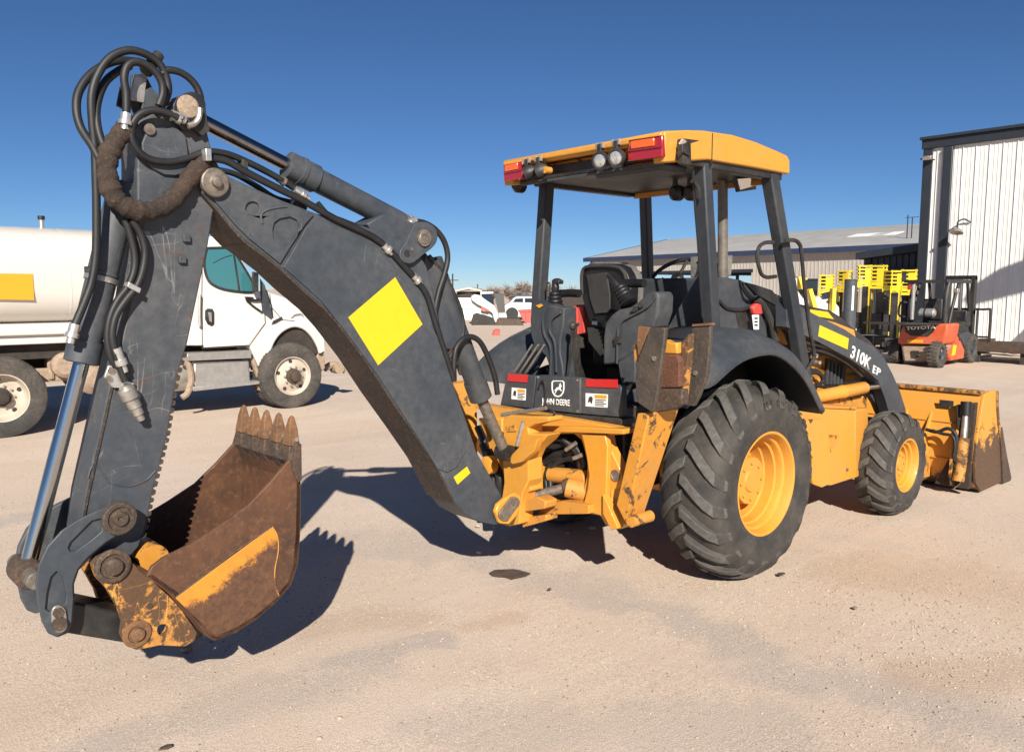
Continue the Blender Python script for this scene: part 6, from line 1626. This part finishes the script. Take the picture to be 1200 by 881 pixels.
# bare winter trees on the skyline
M['twig'] = plain('bare_twigs', (.26, .205, .17), .9, 0, .3, 3, 0)
M['evergreen'] = plain('juniper_foliage', (.05, .055, .035), .9, 0, .4, 3, 0)
def tree(px, d, top, wpx, label, mat, seed, n=420, group='trees on the skyline'):
    top += 3; wpx *= .85; n = int(n*.7)
    rnd = random.Random(seed)
    o = gpos(px, d)
    h = zt2(top, d); wr = wpx*d/CF/2
    t_ = thing('bare_tree' if mat == 'twig' else 'evergreen_bush', label, 'tree', tuple(o), group)
    tb = bmn()
    tube(tb, [o, o+EZ*h*.3+RT*.1, o+EZ*h*.55], .22, 8, 4)
    limbs = []
    for i in range(9):
        a = rnd.uniform(0, 2*PI); r = rnd.uniform(.35, .85)*wr
        s0 = o+EZ*h*rnd.uniform(.18, .45)
        e = o+V((math.cos(a)*r, math.sin(a)*r, h*rnd.uniform(.55, .88)))
        md = s0.lerp(e, .5)+EZ*h*.06
        tube(tb, [s0, md, e], .07, 5, 3)
        limbs.append((s0, e))
    obj('trunk', tb, M['twig'], t_)
    cb = bmn()
    for i in range(n):
        s0, e = rnd.choice(limbs)
        q = s0.lerp(e, rnd.uniform(.45, 1.1))+V((rnd.gauss(0, .22)*wr, rnd.gauss(0, .22)*wr, rnd.gauss(0, .07)*h))
        if q.z < h*.12: q.z = h*.15
        if mat == 'twig':
            dv = V((rnd.gauss(0, 1), rnd.gauss(0, 1), rnd.uniform(.1, 1.2))).normalized()*rnd.uniform(.5, 1.3)
            sd2 = dv.orthogonal().normalized()*.03
            vs = [cb.verts.new(z) for z in (q-sd2, q+sd2, q+dv)]
            cb.faces.new(vs)
            sd3 = dv.cross(sd2).normalized()*.03
            vs = [cb.verts.new(z) for z in (q-sd3, q+sd3, q+dv*.9)]
            cb.faces.new(vs)
        else:
            u = V((rnd.gauss(0, 1), rnd.gauss(0, 1), rnd.gauss(0, 1))).normalized(); v_ = u.orthogonal().normalized()*rnd.uniform(.12, .3); w2 = u.cross(v_)
            cb.faces.new([cb.verts.new(z) for z in (q-v_, q+w2, q+v_, q-w2)])
    obj('crown', cb, M[mat], t_, smooth_ang=0)
tree(614, 88, 327, 26, 'broad bare brown tree above the white pickup', 'twig', 1, 900)
tree(598, 92, 333, 18, 'lower bare brown tree left of the broad one', 'twig', 2, 600)
tree(580, 95, 335, 20, 'thin grey bare tree right of the carport', 'twig', 3, 600)
tree(568, 86, 338, 14, 'dark evergreen bush right beside the carport roof', 'evergreen', 4, 600)
tree(646, 90, 331, 26, 'bare tree behind the left control lever', 'twig', 5, 700)
tree(632, 84, 338, 18, 'dark evergreen bush behind the rear left canopy post', 'evergreen', 6, 600)
tree(672, 95, 334, 24, 'bare tree just left of the seat back', 'twig', 7, 600)
tree(405, 90, 336, 60, 'wide bare tree hidden behind the boom', 'twig', 8, 600)
hb = thing('parked_trailers', 'dark row of low equipment under the bare trees behind the pickup', 'equipment', tuple(gpos(645, 70)))
obj('equipment_row', slab(bmn(), WD([(598, 350), (626, 347), (690, 347), (690, 364), (598, 364)], 70), FH*2), M['under'], hb)
obj('equipment_roof', slab(bmn(), WD([(598, 346), (690, 343.5), (690, 345), (598, 347.5)], 69.8), FH*2.5), M['trim_dark'], hb)

# unseen beam, plate and column, added off frame to cast the wall's slanting shadows
def back(p, t): return X(p, WX-.02)+sdir*t
A = [back(p, 12) for p in [(1128, 352), (1142, 333), (1200, 312), (1230, 301), (1230, 330), (1200, 342.5), (1142, 357)]]
caster = thing('unseen_shadow_caster', 'unseen slanting beam added outside the right edge to cast the band of shadow on the white wall', 'shadow caster', (A[3].x, A[3].y-2, 0))
obj('shadow_band_beam', slab(bmn(), A, (A[2]-A[0]).cross(A[6]-A[0]).normalized()*.5), M['lift_yellow'], caster)
B2 = [back(p, 6) for p in [(1176, 408), (1201, 385), (1240, 352), (1260, 410)]]
obj('shadow_corner_plate', slab(bmn(), B2, (B2[1]-B2[0]).cross(B2[3]-B2[0]).normalized()*.6), M['lift_yellow'], caster)
m_ = A[3].lerp(A[4], .5)
obj('caster_column', cyl(bmn(), V((m_.x, m_.y-.6, 0)), V((m_.x, m_.y-.3, m_.z+.3)), .3, n=16), M['black'], caster)

# ================================================================== GROUND DEBRIS
random.seed(21)
def stones(n, rmin, rmax, area, mat, nm, flat=.6):
    b = bmn()
    for i in range(n):
        x, y = area()
        r = rmin+(rmax-rmin)*random.random()**3
        a0 = random.random()*PI
        q = V((x, y, gz(x, y)+r*.2))
        k = random.randint(4, 6)
        ring = [b.verts.new(q+V((math.cos(a0+2*PI*j/k)*r*random.uniform(.7, 1.2), math.sin(a0+2*PI*j/k)*r*random.uniform(.6, 1.1), random.uniform(-.1, .1)*r))) for j in range(k)]
        tp = b.verts.new(q+V((random.uniform(-.3, .3)*r, random.uniform(-.3, .3)*r, r*flat)))
        for j in range(k): b.faces.new([ring[j], ring[(j+1) % k], tp])
    return tag(obj(nm, b, M[mat], None, smooth_ang=0), kind='stuff')
M['pebble'] = plain('pale_pebbles', (.47, .385, .31), .95, 0, .25, 40, .1)
M['pebble_dark'] = plain('dark_pebbles', (.2, .155, .125), .95, 0, .3, 40, .1)
M['pebble_mid'] = plain('brown_pebbles', (.36, .28, .22), .95, 0, .3, 40, .1)
def near_area():
    d = 1.2+random.random()**1.2*13
    a = CYAW+random.uniform(-.66, .66)
    return CC.x+math.cos(a)*d, CC.y+math.sin(a)*d
def strewn(p, q, wid):
    a, b = Z(p), Z(q)
    def f():
        c = a.lerp(b, random.random())
        return c.x+random.gauss(0, wid), c.y+random.gauss(0, wid)
    return f
stones(9000, .002, .011, near_area, 'pebble_mid', 'gravel')
stones(5000, .002, .009, near_area, 'pebble', 'pale_gravel')
stones(3000, .002, .008, near_area, 'pebble_dark', 'dark_gravel')
for p, q, wd, n in (((960, 690), (1190, 760), .4, 700), ((1000, 800), (1190, 700), .4, 500), ((620, 790), (900, 690), .3, 300), ((380, 690), (560, 760), .3, 200), ((700, 640), (860, 690), .25, 250)):
    stones(n, .002, .010, strewn(p, q, wd), 'pebble', 'strewn_gravel')
    stones(n, .002, .012, strewn(p, q, wd), 'pebble_mid', 'strewn_gravel')
for i, (p, r, lb) in enumerate([((218, 762), .03, 'brown dirt clod beside the bucket hinge'), ((560, 617), .02, 'small white stone in the shadow under the boom foot'), ((580, 618), .016, 'tiny white stone in the shadow right of the boom foot'), ((665, 625), .018, 'pale chip lying in the shadow under the rear frame'),
                                ((693, 620), .03, 'pale flake of paper in the shadow below the stabilizer'), ((561, 648), .02, 'round pale stone at the edge of the boom shadow'), ((398, 842), .012, 'pale stone low in the foreground'), ((374, 866), .012, 'white stone nearest the bottom edge'), ((1002, 713), .014, 'dark stone on the bare dirt right of the rear tyre')]):
    q = Z(p)
    b = bmn()
    bmesh.ops.create_icosphere(b, subdivisions=2, radius=r)
    for v in b.verts: v.co = V((v.co.x*random.uniform(.85, 1.2), v.co.y*random.uniform(.85, 1.2), v.co.z*random.uniform(.5, .7)))+q+EZ*r*.4
    tag(obj('stone', b, M['dust' if i == 0 else 'pebble_dark' if i == 8 else 'pebble'], None, at=tuple(q)), lb, 'stone', 'loose stones on the ground')
# oil patch and flat leaf-like scraps
M['oil'] = plain('oil_soaked_dirt', (.085, .06, .045), .8, 0, .3, 15, .2)
pts = [Z(p)+EZ*.004 for p in [(573, 672), (580, 668.5), (590, 668), (601, 667.5), (608, 668.5), (622, 672.5), (616, 675.5), (606, 677.5), (600, 679), (592, 676.5), (583, 676), (577, 675)]]
tag(obj('oil_patch', slab(bmn(), pts, EZ*.003), M['oil']), 'dark brown oil patch soaked into the ground behind the boom foot', 'oil stain')
for i, (p, s, lb) in enumerate([((644, 692), .018, 'small dark leaf scrap right of the oil patch'), ((916, 674), .04, 'flat grey scrap beside the rear tyre'), ((193, 878), .03, 'dark leaf lying at the bottom edge of the picture')]):
    q = Z(p)
    b = bmn()
    slab(b, [q+V((math.cos(2*PI*j/7+i)*s*random.uniform(.5, 1.1), math.sin(2*PI*j/7+i)*s*.6*random.uniform(.4, 1.1), .008)) for j in range(7)], EZ*.006)
    tag(obj('ground_scrap', b, M['oil'], None, at=tuple(q)), lb, 'scrap', 'flat scraps on the ground')
